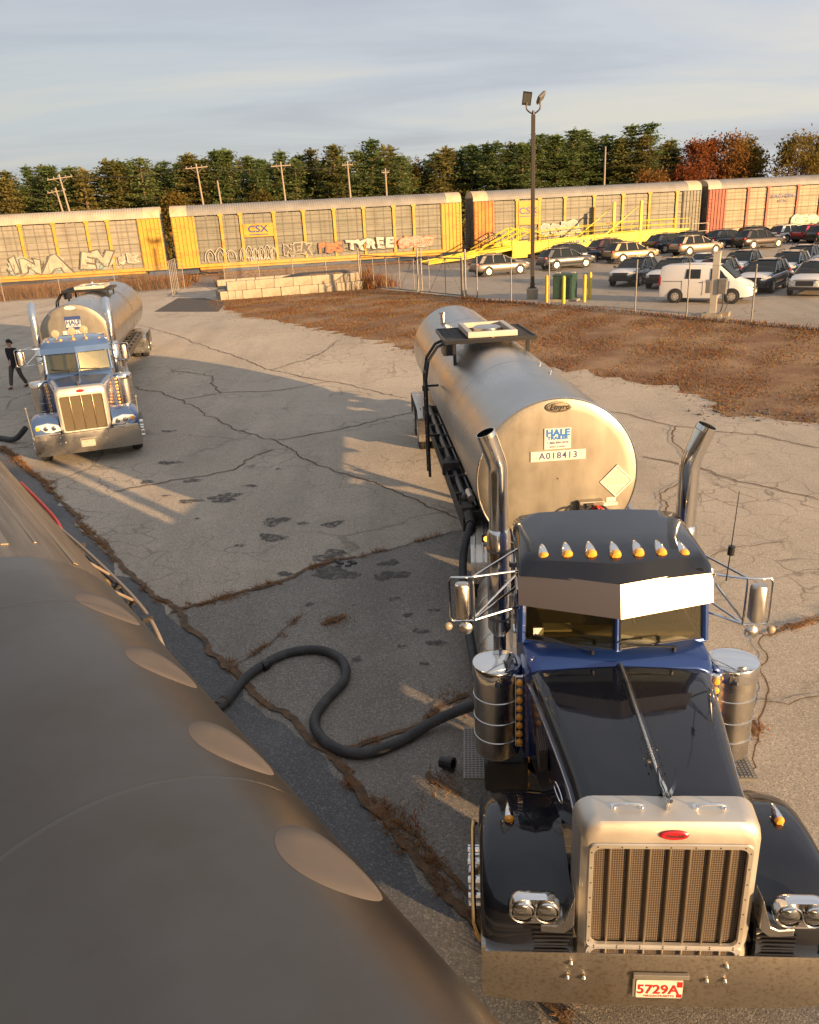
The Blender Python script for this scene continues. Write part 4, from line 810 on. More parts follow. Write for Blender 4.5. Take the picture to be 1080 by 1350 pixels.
# ------------------------------------------------------------------ the tank underfoot (local: x towards the yard, y along the barrel)
def near_tank():
    t = thing('tank_trailer', 'dull grey-brown tank barrel with pale round patches filling the lower left corner', 'tank trailer', (.33, .226, 0), .6)
    Rr, cz = 1.11, 2.15
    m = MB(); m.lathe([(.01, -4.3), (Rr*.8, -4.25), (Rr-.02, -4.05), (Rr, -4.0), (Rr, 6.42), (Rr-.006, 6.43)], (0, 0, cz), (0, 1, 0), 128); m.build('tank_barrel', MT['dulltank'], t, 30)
    for y in (3.05, 5.42, .4): m = MB(); m.lathe([(Rr-.002, -.016), (Rr+.0025, -.006), (Rr+.003, .0), (Rr+.0025, .006), (Rr-.002, .016)], (0, y, cz), (0, 1, 0), 128, False); m.build('weld_seam', MT['dulltankseam'], t, 60)
    m = MB(); m.lathe([(Rr-.05, 6.425), (Rr-.008, 6.435), (Rr+.0, 6.52), (Rr+.006, 8.0), (Rr+.004, 13.2), (Rr*.6, 13.4), (.01, 13.45)], (0, 0, cz), (0, 1, 0), 96); fs = m.build('jacket_section', MT['jacket'], t, 30)
    for k in range(5):
        a = R(90-13*k+12); m = MB(); w = .012+.01*(k % 3)
        pts = [(Rr+.004, -w/Rr), (Rr+.009, -w/Rr*.8), (Rr+.009, w/Rr*.8), (Rr+.004, w/Rr)]
        m.loft([[(r_*math.cos(a+q), y, cz+r_*math.sin(a+q)) for r_, q in pts] for y in (6.5+.12*(k % 4), 13.0)]); m.build('jacket_rib', MT['jacketrib'], fs, 0)
    for y, a0, ra, rl in ((2.42, 47, 14.2, .26), (3.44, 47, 13.5, .255), (4.48, 48, 13, .25), (5.48, 51, 13, .25)):
        m = MB(); n = 40; rings = []
        for f, dr in ((1.0, .0005), (.985, .0022), (.6, .0024), (.2, .0024)):
            rings.append([((Rr+dr)*math.cos(R(a0+ra*f*math.sin(2*PI*k/n))), y+rl*f*math.cos(2*PI*k/n), cz+(Rr+dr)*math.sin(R(a0+ra*f*math.sin(2*PI*k/n)))) for k in range(n)])
        vs = [p for r_ in rings for p in r_]; fs_ = [(q*n+k, q*n+(k+1) % n, (q+1)*n+(k+1) % n, (q+1)*n+k) for q in range(3) for k in range(n)]+[tuple(3*n+k for k in range(n))]
        m.add(vs, fs_); m.build('round_patch', MT['patchtan'], t, 40)
    # hand rail, hose and tray beyond the shoulder
    m = MB(); P = smooth_path([(1.12, 5.95, 1.75), (1.22, 6.2, 2.0), (1.24, 6.45, 2.22), (1.24, 6.9, 2.32), (1.22, 7.8, 2.34), (1.16, 9.0, 2.36), (1.06, 10.2, 2.38)]); m.tube(P, .018, 10); m.tube([(1.24, 7.0, 2.3), (1.05, 6.9, 2.5)], .014, 8); m.tube([(1.22, 7.7, 2.33), (1.0, 7.65, 2.58)], .014, 8); hr = m.build('hand_rail', MT['railtan'], t)
    m = MB(); m.tube([(1.15, 6.6, 1.6), (1.22, 6.9, 2.1), (1.24, 7.4, 2.25), (1.2, 8.6, 2.25)], .016, 8)
    for y in (6.6, 7.05, 7.5, 8.1, 8.9): m.box(1.17, 1.27, y-.03, y+.03, 2.26, 2.31)
    m.build('rail_bracket', MT['black'], t)
    m = MB(); m.tube(smooth_path([(1.0, 7.4, 2.56), (1.02, 8.2, 2.5), (1.08, 9.4, 2.44), (1.0, 11.0, 2.5)]), .022, 8); m.build('grey_cable', MT['black'], t)
    m = MB(); m.tube(smooth_path([(1.2, 9.6, 2.12), (1.26, 10.3, 2.16), (1.3, 11.4, 2.1), (1.3, 12.9, 2.05)]), .024, 10); m.build('red_hose', MT['redrub'], t)
    m = MB(); m.loft([[(1.12, y, .9), (1.62, y, .9), (1.66, y, 1.0), (1.60, y, 1.5), (1.12, y, 1.62)] for y in (9.6, 13.0)]); m.build('side_locker', MT['olive'], t, 0, .03)
    m = MB()
    for s in (-1, 1):
        m.box(s*.42-.06, s*.42+.06, -3.8, 13.0, .86, 1.06)
    for y in (-3, 0, 3, 6, 9, 12): m.box(-.9, .9, y-.05, y+.05, .9, 1.15)
    m.build('chassis', MT['darksteel'], t, 0)
    for s in (-1, 1):
        for y in (-3.2, -1.9): wheel('wheel', t, s*1.05, y, .5, .5, .25, s, MT['polish'], dual=True)
        m = MB(); m.box(s*.8-.06, s*.8+.06, 10.2, 10.3, .05, .95); m.box(s*.8-.13, s*.8+.13, 10.1, 10.4, .02, .05); m.build('landing_leg', MT['darksteel'], t, 0)
    return t
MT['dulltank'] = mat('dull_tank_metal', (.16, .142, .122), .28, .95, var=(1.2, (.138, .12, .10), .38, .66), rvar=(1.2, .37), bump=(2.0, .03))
MT['jacketrib'] = mat('jacket_rib_metal', (.30, .245, .18), .45, .8); MT['dulltankseam'] = mat('dull_tank_weld', (.165, .147, .126), .3, .95)
MT['jacket'] = mat('jacket_sheet', (.27, .215, .155), .42, .8, var=(5, (.17, .13, .09), .4, .62, (3, .15, 3)))
MT['patchtan'] = mat('dull_patch', (.135, .112, .092), .8, 0, var=(3, (.118, .097, .079), .4, .65))
MT['railtan'] = mat('weathered_rail', (.36, .29, .22), .45, .6)
MT['redrub'] = mat('red_rubber', (.5, .04, .02), .55)
MT['olive'] = mat('olive_brown_locker', (.14, .095, .04), .6, .2, var=(4, (.09, .065, .03), .4, .65))
near_tank()

# ------------------------------------------------------------------ loose hoses and bits on the yard
def ground_hose(name, label, pts, r, seed=0):
    P = smooth_path([(x, y, (z if z is not None else gz(x, y)+r)) for x, y, z in pts], 24); m = MB(); m.tube(P, [r*(1.0 if (k//2) % 2 else .972) for k in range(len(P))], 14)
    o = m.build(name, MT['hose'], None, 60)
    return o
hp = [(-2.39, 8.36), (-2.19, 8.98), (-1.8, 9.45), (-1.34, 9.52), (-1.01, 9.23), (-.93, 8.76), (-1.14, 8.28), (-1.24, 7.89), (-1.12, 7.52), (-.85, 7.27), (-.56, 7.23), (-.22, 7.41)]
o = ground_hose('transfer_hose', '', [(-2.85, 7.55, .25), (-2.6, 8.0, .1)]+[(x, y, None) for x, y in hp]+[(.15, 7.66, .11), (.5, 7.72, .22), (.95, 7.72, .34)], .062)
tag(o, 'thick black hose snaking in an S across the asphalt to the near tractor', 'hose')
for i in (2, 4):
    pass
c = MB(); a, b = Vector((-2.46, 8.26, .065)), Vector((-2.36, 8.45, .065)); d = (b-a).normalized(); c.lathe([(.066, 0), (.08, .01), (.08, .06), (.07, .07), (.07, .12), (.082, .13), (.082, .17), (.066, .18)], a, d, 16); c.build('hose_clamp', MT['darksteel'], o)
c = MB(); a, b = Vector((-2.05, 9.15, .065)), Vector((-1.95, 9.27, .065)); c.lathe([(.064, 0), (.071, .01), (.071, .09), (.064, .1)], a, b-a, 16); c.build('hose_clamp', MT['black'], o)
o = ground_hose('transfer_hose', '', [(-10.2, 21.1, .75), (-10.6, 21.2, .45), (-11.2, 21.6, None), (-12.2, 22.3, None), (-13.4, 23.0, None), (-15.5, 23.6, None)], .075)
tag(o, 'black hose running off the left edge from the steel blue tractor', 'hose')
m = MB(); z = gz(.25, 6.94); m.lathe([(.05, 0), (.06, .0), (.062, .12), (.075, .125), (.075, .15), (.05, .15), (.045, .03)], (.2, 6.99, z+.07), (.8, -.5, .12), 18, False); o = m.build('hose_coupling', MT['black'], None, 40); tag(o, 'small black pipe coupling lying on the asphalt beside the near tractor step', 'coupling')
m = MB()
g = random.Random(3)
for k in range(9): m.sph((-1.13+g.uniform(-.14, .14), 12.45+g.uniform(-.1, .1), .035), g.uniform(.03, .075), g.uniform(.03, .07), g.uniform(.025, .06), 7, 5)
o = m.build('tar_lump', MT['black'], None, 20); tag(o, 'small dark lump of tar lying among the oil stains', 'tar')

# ------------------------------------------------------------------ the walking man
def skin(name, pts, edges, rad, root, mat_, parent, sub=2):
    me = bpy.data.meshes.new(name); me.from_pydata(pts, edges, []); me.materials.append(mat_)
    o = bpy.data.objects.new(name, me); COL.objects.link(o); o.parent = parent
    o.modifiers.new('skin', 'SKIN'); sv = me.skin_vertices[0] if me.skin_vertices else None
    if sv is None:
        bm2 = bmesh.new(); bm2.from_mesh(me); bm2.verts.layers.skin.verify(); bm2.to_mesh(me); bm2.free(); sv = me.skin_vertices[0]
    for i, r_ in enumerate(rad): sv.data[i].radius = r_ if isinstance(r_, tuple) else (r_, r_); sv.data[i].use_root = (i == root)
    s = o.modifiers.new('sub', 'SUBSURF'); s.levels = s.render_levels = sub
    me.shade_smooth()
    return o
def man():
    x, y = -14.3, 29.8
    t = thing('person', 'man in a black sweater and grey trousers walking beside the steel blue tractor', 'person', (x, y, gz(x, y)), -.35)
    # joints: faces -y, mid-stride, arms relaxed
    J = {'pel': (0, 0, .95), 'sp': (0, .01, 1.15), 'ch': (0, .0, 1.34), 'nk': (0, -.01, 1.50), 'nk2': (0, -.02, 1.56), 'hd': (0, -.035, 1.64), 'hd2': (0, -.03, 1.74)}
    names = list(J); P = [J[k] for k in names]; Ed = [(0, 1), (1, 2), (2, 3), (3, 4), (4, 5), (5, 6)]; Rd = [(.14, .11), (.13, .095), (.155, .105), (.06, .06), (.055, .058), (.078, .092), (.06, .07)]
    def chain(start, pts, rads):
        a = start
        for p, r_ in zip(pts, rads): P.append(p); Rd.append(r_); Ed.append((a, len(P)-1)); a = len(P)-1
        return a
    hands = []
    for s, sw in ((-1, -.14), (1, .12)):
        w = chain(2, [(s*.19, .0, 1.42), (s*.25, -sw*.3+.02, 1.14), (s*.27, -sw, .9), (s*.27, -sw*1.15-.01, .845)], [.062, .045, .032, (.036, .022)]); hands.append((w, s, -sw*1.15-.01))
        chain(0, [(s*.10, -.0+sw*.25, .88), (s*.11, sw*.9-.03, .5), (s*.11, sw*2.0+.03 if sw < 0 else sw*1.9+.06, .09), (s*.115, (sw*2.0 if sw < 0 else sw*1.9)-.13, .05)], [.095, .06, .042, (.045, .035)])
    for w, s, yy in hands:
        for q in range(4): chain(w, [(s*.272, yy-.028+q*.018, .80), (s*.262, yy-.030+q*.018-.01, .762-.008*(q in (1, 2)))], [.009, .008])
        chain(w, [(s*.255, yy-.045, .82), (s*.25, yy-.06, .795)], [.011, .009])
    skin('body', P, Ed, Rd, 0, MT['skin'], t)
    # sweater and trousers follow the same joints a little outside the body
    SP = [(0, .0, .84), (0, .0, .93), (0, .01, 1.15), (0, 0, 1.34), (0, -.005, 1.475)]; SE = [(0, 1), (1, 2), (2, 3), (3, 4)]; SR = [(.165, .13), (.168, .13), (.16, .115), (.178, .125), (.085, .08)]
    TP = [(0, 0, .97), (0, 0, .90)]; TE = [(0, 1)]; TR = [(.15, .12), (.15, .12)]; BP = []
    for s, sw in ((-1, -.14), (1, .12)):
        a = 3
        for p, r_ in (((s*.19, .0, 1.42), .08), ((s*.255, -sw*.3+.02, 1.14), .062), ((s*.275, -sw, .89), .046)): SP.append(p); SR.append(r_); SE.append((a, len(SP)-1)); a = len(SP)-1
        a = 1; yf = sw*2.0+.03 if sw < 0 else sw*1.9+.06
        for p, r_ in (((s*.10, sw*.25, .86), .112), ((s*.11, sw*.9-.03, .5), .08), ((s*.112, yf, .12), .068)): TP.append(p); TR.append(r_); TE.append((a, len(TP)-1)); a = len(TP)-1
        skin('shoe', [(s*.112, yf+.05, .06), (s*.114, yf-.05, .055), (s*.116, yf-.16, .045)], [(0, 1), (1, 2)], [(.055, .05), (.055, .05), (.05, .035)], 0, MT['black'], t, 1)
    skin('sweater', SP, SE, SR, 1, MT['sweater'], t); skin('trousers', TP, TE, TR, 0, MT['trousers'], t)
    m = MB(); m.sph((0, -.018, 1.725), .088, .102, .09, 14, 9); m.box(-.07, .07, .02, .075, 1.62, 1.72); m.build('hair', MT['hair'], t, 60)
    m = MB()
    for s in (-1, 1): m.sph((s*.032, -.118, 1.665), .011, .008, .007, 8, 5)
    m.box(-.025, .025, -.124, -.112, 1.598, 1.604); m.build('eyes_and_mouth', MT['hair'], t)
    m = MB(); m.loft([[(-.006, -.115, 1.665), (.006, -.115, 1.665), (0, -.12, 1.668)], [(-.015, -.118, 1.628), (.015, -.118, 1.628), (0, -.145, 1.632)]]); m.sph((-.082, -.03, 1.655), .012, .02, .03, 8, 5); m.sph((.082, -.03, 1.655), .012, .02, .03, 8, 5); m.build('nose_and_ears', MT['skin'], t)
MT['skin'] = mat('skin', (.5, .28, .19), .55); MT['sweater'] = mat('black_sweater', (.012, .012, .016), .9, bump=(60, .3)); MT['trousers'] = mat('grey_trousers', (.085, .075, .07), .9, bump=(50, .3)); MT['hair'] = mat('dark_hair', (.015, .01, .008), .7)
man()
# ------------------------------------------------------------------ concrete block bin
def blocks():
    ang = math.atan2(3.1, 9.7); c, s = math.cos(ang), math.sin(ang); o = (-12.35, 57.6)
    def put(u, v, w, d, lev, lab, grp, hgt=.61, seed=0):
        g = random.Random(seed+int(u*97)+lev*13+int(v*31)); m = MB(); w_ = w-.02; e = .03
        L = [[(x, y, z) for x, y in ((-w_/2+i, -d/2+i), (w_/2-i, -d/2+i), (w_/2-i, d/2-i), (-w_/2+i, d/2-i))] for z, i in ((.0, e), (.03, 0), (hgt-.035, 0), (hgt-.004, e))]
        m.loft(L); b = m.build('concrete_block', MT['concrete'], None, 0, .012)
        x, y = o[0]+c*u-s*v, o[1]+s*u+c*v
        b.location = (x, y, gz(o[0], o[1])-.02+lev*.61); b.rotation_euler = (0, 0, ang+g.gauss(0, .008)); tag(b, lab, 'block', grp)
    bl = 'pale concrete block in the bottom course facing the yard'; g0 = 'concrete blocks of the low bin'
    put(.28, 0, .55, .6, 0, 'short pale concrete block at the left end of the bottom course', g0); put(.80, 0, .5, .6, 0, 'short pale concrete block second from the left in the bottom course', g0); put(1.30, 0, .5, .6, 0, 'short pale concrete block third from the left in the bottom course', g0)
    for k in range(6): put(2.22+k*1.36, 0, 1.34, .6, 0, bl, g0)
    put(10.0, .0, .55, .6, 0, 'short pale concrete block at the right end of the bottom course', g0)
    u = .55
    for w, lab in ((1.35, 'rough concrete block at the left end of the second course'), (.6, 'short concrete block second from the left in the second course')): put(u+w/2, .1, w, .6, 1, lab, g0); u += w
    for k, w in enumerate((1.36, 1.36, 1.36, 1.3, 1.2)): put(u+w/2, .1, w, .6, 1, 'pale concrete block in the middle of the second course', g0); u += w
    put(u+.4, .1, .8, .6, 1, 'stained concrete block at the right end of the second course', g0)
    for k in range(4): put(.9+k*1.4, 3.1, 1.38, .6, 1, 'concrete block in the back wall of the bin', g0); put(.9+k*1.4, 3.1, 1.38, .6, 0, 'concrete block under the back wall of the bin', g0)
    put(.3, 1.7, .6, 2.2, 0, 'concrete block lying across the left end of the bin', g0)
    for lev in (0, 1): put(10.05, 1.2, .6, 1.5, lev, ('lower' if lev == 0 else 'upper')+' concrete block closing the front right side of the bin', g0); put(10.05, 2.75, .6, 1.5, lev, ('lower' if lev == 0 else 'upper')+' concrete block closing the back right side of the bin', g0)
    # dark gravel heap inside
    m = MB(); n, q = 26, 12; g = random.Random(8); L = []
    for j in range(q+1):
        v = .45+j/q*2.3; row = []
        for i in range(n+1):
            u = 1.0+i/n*8.7; hgt = 1.22*ss(2.2, 6.8, u)*(1-.25*abs(j/q-.6))+.25+g.uniform(-.03, .03); row.append((o[0]+c*u-s*v, o[1]+s*u+c*v, gz(*o)+min(hgt, 1.3)))
        L.append(row)
    m.loft(L, False, False); tag(m.build('gravel_heap', MT['patch'], None, 60), 'dark grey gravel heap inside the concrete block bin', 'gravel', kind='stuff')
blocks()

# ------------------------------------------------------------------ fences and gates
def fence(name, label, pts, hgt, mesh=True, rail=True, grp=None, lean=0):
    x0, y0 = pts[0]; t = thing(name, label, 'fence', (x0, y0, 0), 0, grp)
    for x, y in pts:
        m = MB(); z = gz(x, y); m.tube([(x-x0, y-y0, z-.05), (x-x0, y-y0, z+hgt+.05)], .034, 8); m.sph((x-x0, y-y0, z+hgt+.06), .042, nu=8, nv=5); m.build('post', MT['steel'], t)
    m = MB(); r_ = MB()
    for (xa, ya), (xb, yb) in zip(pts, pts[1:]):
        za, zb = gz(xa, ya), gz(xb, yb)
        m.add([(xa-x0, ya-y0, za+.04), (xb-x0, yb-y0, zb+.04), (xb-x0, yb-y0, zb+hgt), (xa-x0, ya-y0, za+hgt)], [(0, 1, 2, 3)])
        r_.tube([(xa-x0, ya-y0, za+hgt), (xb-x0, yb-y0, zb+hgt)], .008, 6); r_.tube([(xa-x0, ya-y0, za+.05), (xb-x0, yb-y0, zb+.05)], .008, 6)
    m.build('wire_mesh', MT['link'], t, 0); r_.build('tension_wire', MT['steel'], t)
    return t
fence('chain_link_fence', 'chain link fence with thin grey posts between the dry grass and the parked cars', [(3.97, 50.6), (4.73, 48.4), (6.41, 46.1), (8.07, 43.6), (11.46, 39.3), (13.2, 37.1), (15.34, 35.1), (17.18, 32.8), (19.2, 30.6), (21.3, 28.4)], 2.35)
fence('chain_link_fence', 'chain link fence with thin posts along the track behind the steel blue tractor', [(-44+4.2*k, 63.6+.9*k) for k in range(6)]+[(-17.6, 69.0)], 2.1)
fence('chain_link_fence', 'chain link fence along the track behind the concrete block bin', [(-13.9, 67.6), (-11.2, 68.4), (-8.5, 69.0), (-5.8, 69.6), (-3.1, 70.1)], 2.1)
def panel_gate(label, a, b, hgt, n, truss=False):
    t = thing('gate', label, 'gate', (a[0], a[1], 0)); A = Vector((0, 0, gz(*a)+.12)); B = Vector((b[0]-a[0], b[1]-a[1], gz(*b)+.12)); up = Vector((0, 0, hgt)); m = MB()
    m.tube([A, B], .035, 8); m.tube([A+up, B+up], .035, 8); m.tube([A+up*.5, B+up*.5], .02, 8) if not truss else None
    for k in range(n+1):
        p = A+(B-A)*k/n; m.tube([p, p+up], .035 if k in (0, n) else .024, 8)
        if truss and k < n: q = A+(B-A)*(k+1)/n; m.tube([p, q+up] if k % 2 else [p+up, q], .018, 6)
    m.build('gate_frame', MT['steel'], t)
    w = MB(); w.add([A, B, B+up, A+up], [(0, 1, 2, 3)]); w.build('wire_mesh', MT['link'], t, 0)
    return t
g1 = panel_gate('open chain link gate panel leaning out beside the left end of the block bin', (-16.95, 62.6), (-17.75, 67.6), 2.45, 4)
m = MB(); m.tube([(-.8, 5, gz(-17.7, 67.6)+1.2), (2.6, 3.0, gz(-14, 65)+.1)], .02, 6); m.build('brace', MT['steel'], g1)
panel_gate('long sliding cantilever gate with diagonal truss braces behind the dry grass', (-2.6, 62.2), (4.05, 50.5), 2.15, 7, True)
for k, (x, y) in enumerate(((1.7, 55.2), (1.45, 54.9), (4.2, 50.2), (-2.75, 62.6))):
    m = MB(); z = gz(x, y); m.tube([(0, 0, -.05), (0, 0, 2.75)], .06, 10); m.sph((0, 0, 2.76), .07, nu=8, nv=5); m.box(-.1, .1, -.08, .08, .0, .25) if k < 3 else None
    o = m.build('gate_post', MT['steel'], None); o.location = (x, y, z); tag(o, ('tall grey gate post in the middle of the sliding gate', 'tall grey gate post just behind the middle post of the sliding gate', 'tall grey gate post at the near end of the sliding gate', 'tall grey gate post at the far end of the sliding gate')[k], 'post', 'gate posts')

# ------------------------------------------------------------------ yard furniture
def light_pole():
    x, y = 7.82, 47.42; z = gz(x, y); t = thing('light_pole', 'tall dark light pole with two floodlights on a concrete base', 'light pole', (x, y, z))
    m = MB(); m.lathe([(.33, -.1), (.33, .55), (.28, .6), (.01, .6)], (0, 0, 0), (0, 0, 1), 20); m.build('concrete_base', MT['concrete'], t)
    m = MB(); m.box(-.2, .2, -.2, .2, .6, .66); m.box(-.1, .1, -.1, .1, .66, 9.55); m.box(-.12, .12, -.12, .12, .66, .9); m.build('pole', MT['bronze'], t, 0, .01)
    m = MB(); m.tube(smooth_path([(-.36, 0, 10.15), (-.36, 0, 9.85), (-.2, 0, 9.68), (0, 0, 9.6), (.2, 0, 9.68), (.36, 0, 9.85), (.36, 0, 10.15)]), .04, 8); m.cyl((0, 0, 9.5), (0, 0, 9.75), .07, 10); m.build('bracket_arm', MT['bronze'], t)
    for s, rot in ((-1, (R(-58), R(10), R(-12))), (1, (R(-30), R(-38), R(22)))):
        m = MB(); m.box(-.24, .24, -.34, .34, -.05, .05)
        for k in range(7): m.box(-.22+.066*k, -.205+.066*k, -.3, .3, .05, .11)
        o = m.build('floodlight', MT['bronze'] if s < 0 else MT['lampgrey'], t, 0, .015); o.location = (s*.34+(.08 if s > 0 else 0), 0, 10.34); o.rotation_euler = rot
        q = MB(); q.box(-.2, .2, -.29, .29, -.058, -.05); q.build('lens', MT['lampgrey'], o, 0)
MT['bronze'] = mat('dark_bronze', (.03, .024, .02), .45, .3); MT['lampgrey'] = mat('lamp_glass', (.13, .13, .125), .3, .2)
light_pole()
def transformer():
    x, y = 9.4, 45.9; z = gz(x, y); t = thing('transformer_box', 'dark green transformer cabinet between yellow bollards', 'transformer', (x, y, z), -.45)
    m = MB(); m.box(-.85, .85, -.8, .8, -.05, .1); m.build('pad', MT['concrete'], t, 0, .02)
    m = MB(); m.loft([[(a, b, zz) for a, b in ((-w, -d), (w, -d), (w, d), (-w, d))] for w, d, zz in ((.54, .58, .1), (.54, .58, 1.32), (.58, .62, 1.33), (.58, .62, 1.38), (.5, .5, 1.44))]); m.build('cabinet', MT['green'], t, 0, .012)
    for s in (-1, 1): m = MB(); m.box(s*.27-.24, s*.27+.24, -.6, -.581, .16, 1.26); dr = m.build('door', MT['green'], t, 0, .01); h = MB(); h.box(s*.06-.015, s*.06+.015, -.63, -.6, .62, .8); h.build('handle', MT['steel'], dr, 0)
    for xx in (-.4, .45): m = MB(); m.box(xx-.12, xx+.12, -.1, .12, 1.44, 1.5); m.build('lifting_lug', MT['steelpale'], t, 0, .01)
MT['green'] = mat('transformer_green', (.02, .055, .035), .5, var=(3, (.03, .075, .05), .4, .6))
transformer()
for k, (x, y) in enumerate(((8.25, 45.2), (8.98, 44.2), (10.15, 44.4), (10.75, 45.7))):
    m = MB(); m.lathe([(.095, -.1), (.095, 1.33), (.085, 1.4), (.05, 1.44), (.005, 1.45)], (0, 0, 0), (0, 0, 1), 18); o = m.build('bollard', MT['lime'], None); o.location = (x, y, gz(x, y))
    tag(o, ('yellow bollard left of the green transformer cabinet', 'yellow bollard in front of the green transformer cabinet', 'yellow bollard at the near right corner of the green transformer cabinet', 'yellow bollard behind the right side of the green transformer cabinet')[k], 'bollard', 'yellow bollards')
def control_post():
    x, y = 14.55, 37.5; z = gz(x, y); t = thing('control_post', 'square grey steel post with two control boxes in front of the white van', 'post', (x, y, z), -.5)
    m = MB(); m.box(-.45, .45, -.45, .45, -.1, .1); m.box(.3, .75, -.3, .3, -.1, .16); m.build('footing', MT['concrete'], t, 0, .03)
    m = MB(); m.box(-.15, .15, -.15, .15, .1, 2.75); m.box(-.17, .17, -.17, .17, 2.75, 2.80); m.box(-.26, .26, -.26, .26, .1, .13); m.build('post', MT['steelpale'], t, 0, .012)
    m = MB(); m.box(.16, .52, -.22, .18, .95, 1.62); m.build('control_box', MT['steel'], t, 0, .02)
    m = MB(); m.box(-.38, -.16, -.18, .12, 1.0, 1.55); m.build('junction_box', MT['steel'], t, 0, .02)
    m = MB(); m.tube(smooth_path([(.4, -.1, .95), (.42, -.1, .5), (.35, -.1, .15)]), .03, 8); m.tube(smooth_path([(.48, .05, .95), (.62, .05, .6), (.5, .05, .16)]), .018, 6); m.build('conduit', MT['darksteel'], t)
control_post()

# ------------------------------------------------------------------ railcars (local: x along the track, y away from the yard, z from the ballast)
RO, RH = Vector((-19.819, 77.663, 1.391)), .186
MT['screen'] = mat('galvanised_screen', (.27, .226, .155), .6, .15, var=(.5, (.2, .165, .115), .38, .64, (1, 1, 2.5)), bump=(26, .25, (1, 1, 7)))
def screenmat(name, c1, c2):
    m = mat(name, c1, .62, .12, var=(.6, c2, .36, .64, (1, 1, 2.2))); t = m.node_tree; n = t.nodes; l = t.links; b = n['Principled BSDF']; src = b.inputs['Base Color'].links[0].from_socket; tcn = n.new('ShaderNodeTexCoord'); fs = []
    for ax, sc in (('X', .36), ('Z', .55)):
        w = n.new('ShaderNodeTexWave'); w.bands_direction = ax; w.inputs['Scale'].default_value = sc; w.inputs['Distortion'].default_value = .15; l.new(tcn.outputs['Object'], w.inputs['Vector']); fs.append(w.outputs['Fac'])
    mx_ = n.new('ShaderNodeMath'); mx_.operation = 'MAXIMUM'; l.new(fs[0], mx_.inputs[0]); l.new(fs[1], mx_.inputs[1]); r = n.new('ShaderNodeMapRange'); r.inputs[1].default_value = .93; r.inputs[2].default_value = .995; r.inputs[4].default_value = .5; l.new(mx_.outputs[0], r.inputs[0])
    st = n.new('ShaderNodeTexNoise'); mp_ = n.new('ShaderNodeMapping'); mp_.inputs['Scale'].default_value = (2.5, 2.5, .12); l.new(tcn.outputs['Object'], mp_.inputs[0]); l.new(mp_.outputs[0], st.inputs['Vector']); st.inputs['Detail'].default_value = 6; st.inputs['Scale'].default_value = 1.3
    r2 = n.new('ShaderNodeMapRange'); r2.inputs[1].default_value = .55; r2.inputs[2].default_value = .75; r2.inputs[4].default_value = .45; l.new(st.outputs['Fac'], r2.inputs[0])
    x = n.new('ShaderNodeMix'); x.data_type = 'RGBA'; l.new(r.outputs[0], x.inputs[0]); l.new(src, x.inputs[6]); x.inputs[7].default_value = (*[q*.3 for q in c2], 1)
    y = n.new('ShaderNodeMix'); y.data_type = 'RGBA'; l.new(r2.outputs[0], y.inputs[0]); l.new(x.outputs[2], y.inputs[6]); y.inputs[7].default_value = (c2[0]*.75, c2[1]*.5, c2[2]*.35, 1); l.new(y.outputs[2], b.inputs['Base Color']); return m
MT['screen'] = screenmat('galvanised_screen', (.29, .27, .215), (.215, .2, .16)); MT['screendark'] = screenmat('weathered_screen', (.205, .195, .155), (.15, .145, .115)); MT['screenwarm'] = screenmat('pale_tan_screen', (.29, .235, .155), (.21, .17, .11))
MT['roofgalv'] = mat('railcar_roof', (.235, .228, .215), .65, .1, var=(.7, (.19, .183, .172), .4, .6))
MT['roofpale'] = mat('pale_railcar_roof', (.42, .37, .29), .65, .05, var=(.7, (.35, .3, .225), .4, .6))
MT['railyellow'] = mat('railcar_yellow', (.50, .285, .035), .6, var=(1.3, (.33, .16, .03), .5, .74))
MT['railorange'] = mat('rusty_railcar_orange', (.52, .21, .025), .6, var=(1.1, (.3, .09, .02), .42, .68))
MT['railred'] = mat('railcar_oxide_red', (.30, .07, .035), .6, var=(1.2, (.2, .045, .025), .42, .68))
MT['rust'] = mat('rusty_steel', (.13, .07, .04), .8, var=(2, (.07, .045, .03), .4, .6))
MT['darkgap'] = mat('door_recess_black', (.018, .016, .015), .7)
MT['gcream'] = mat('graffiti_cream', (.38, .35, .27), .6, var=(1.2, (.28, .26, .2), .45, .7)); MT['gblack'] = mat('graffiti_black', (.10, .09, .08), .7); MT['gteal'] = mat('graffiti_teal', (.19, .27, .27), .6, var=(.9, (.34, .33, .26), .4, .62))
MT['gwhite'] = mat('graffiti_white', (.46, .43, .36), .6); MT['gred'] = mat('graffiti_rust_red', (.45, .14, .06), .6); MT['gpink'] = mat('graffiti_pink', (.62, .25, .2), .6); MT['gmint'] = mat('graffiti_mint', (.42, .55, .38), .6); MT['gorange'] = mat('graffiti_orange', (.6, .26, .05), .6)
def wob(o, x0, ph, sz):
    """sway a painted letter so that no stroke stays ruled"""
    for v in o.data.vertices:
        a, b = v.co.x, v.co.z; v.co.x = a+.07*sz*math.sin(b*4.2/sz+x0*3.1); v.co.z = b+.06*sz*math.sin(a*5.0/sz+x0*1.7)+.03*sz*math.sin(a*13/sz)
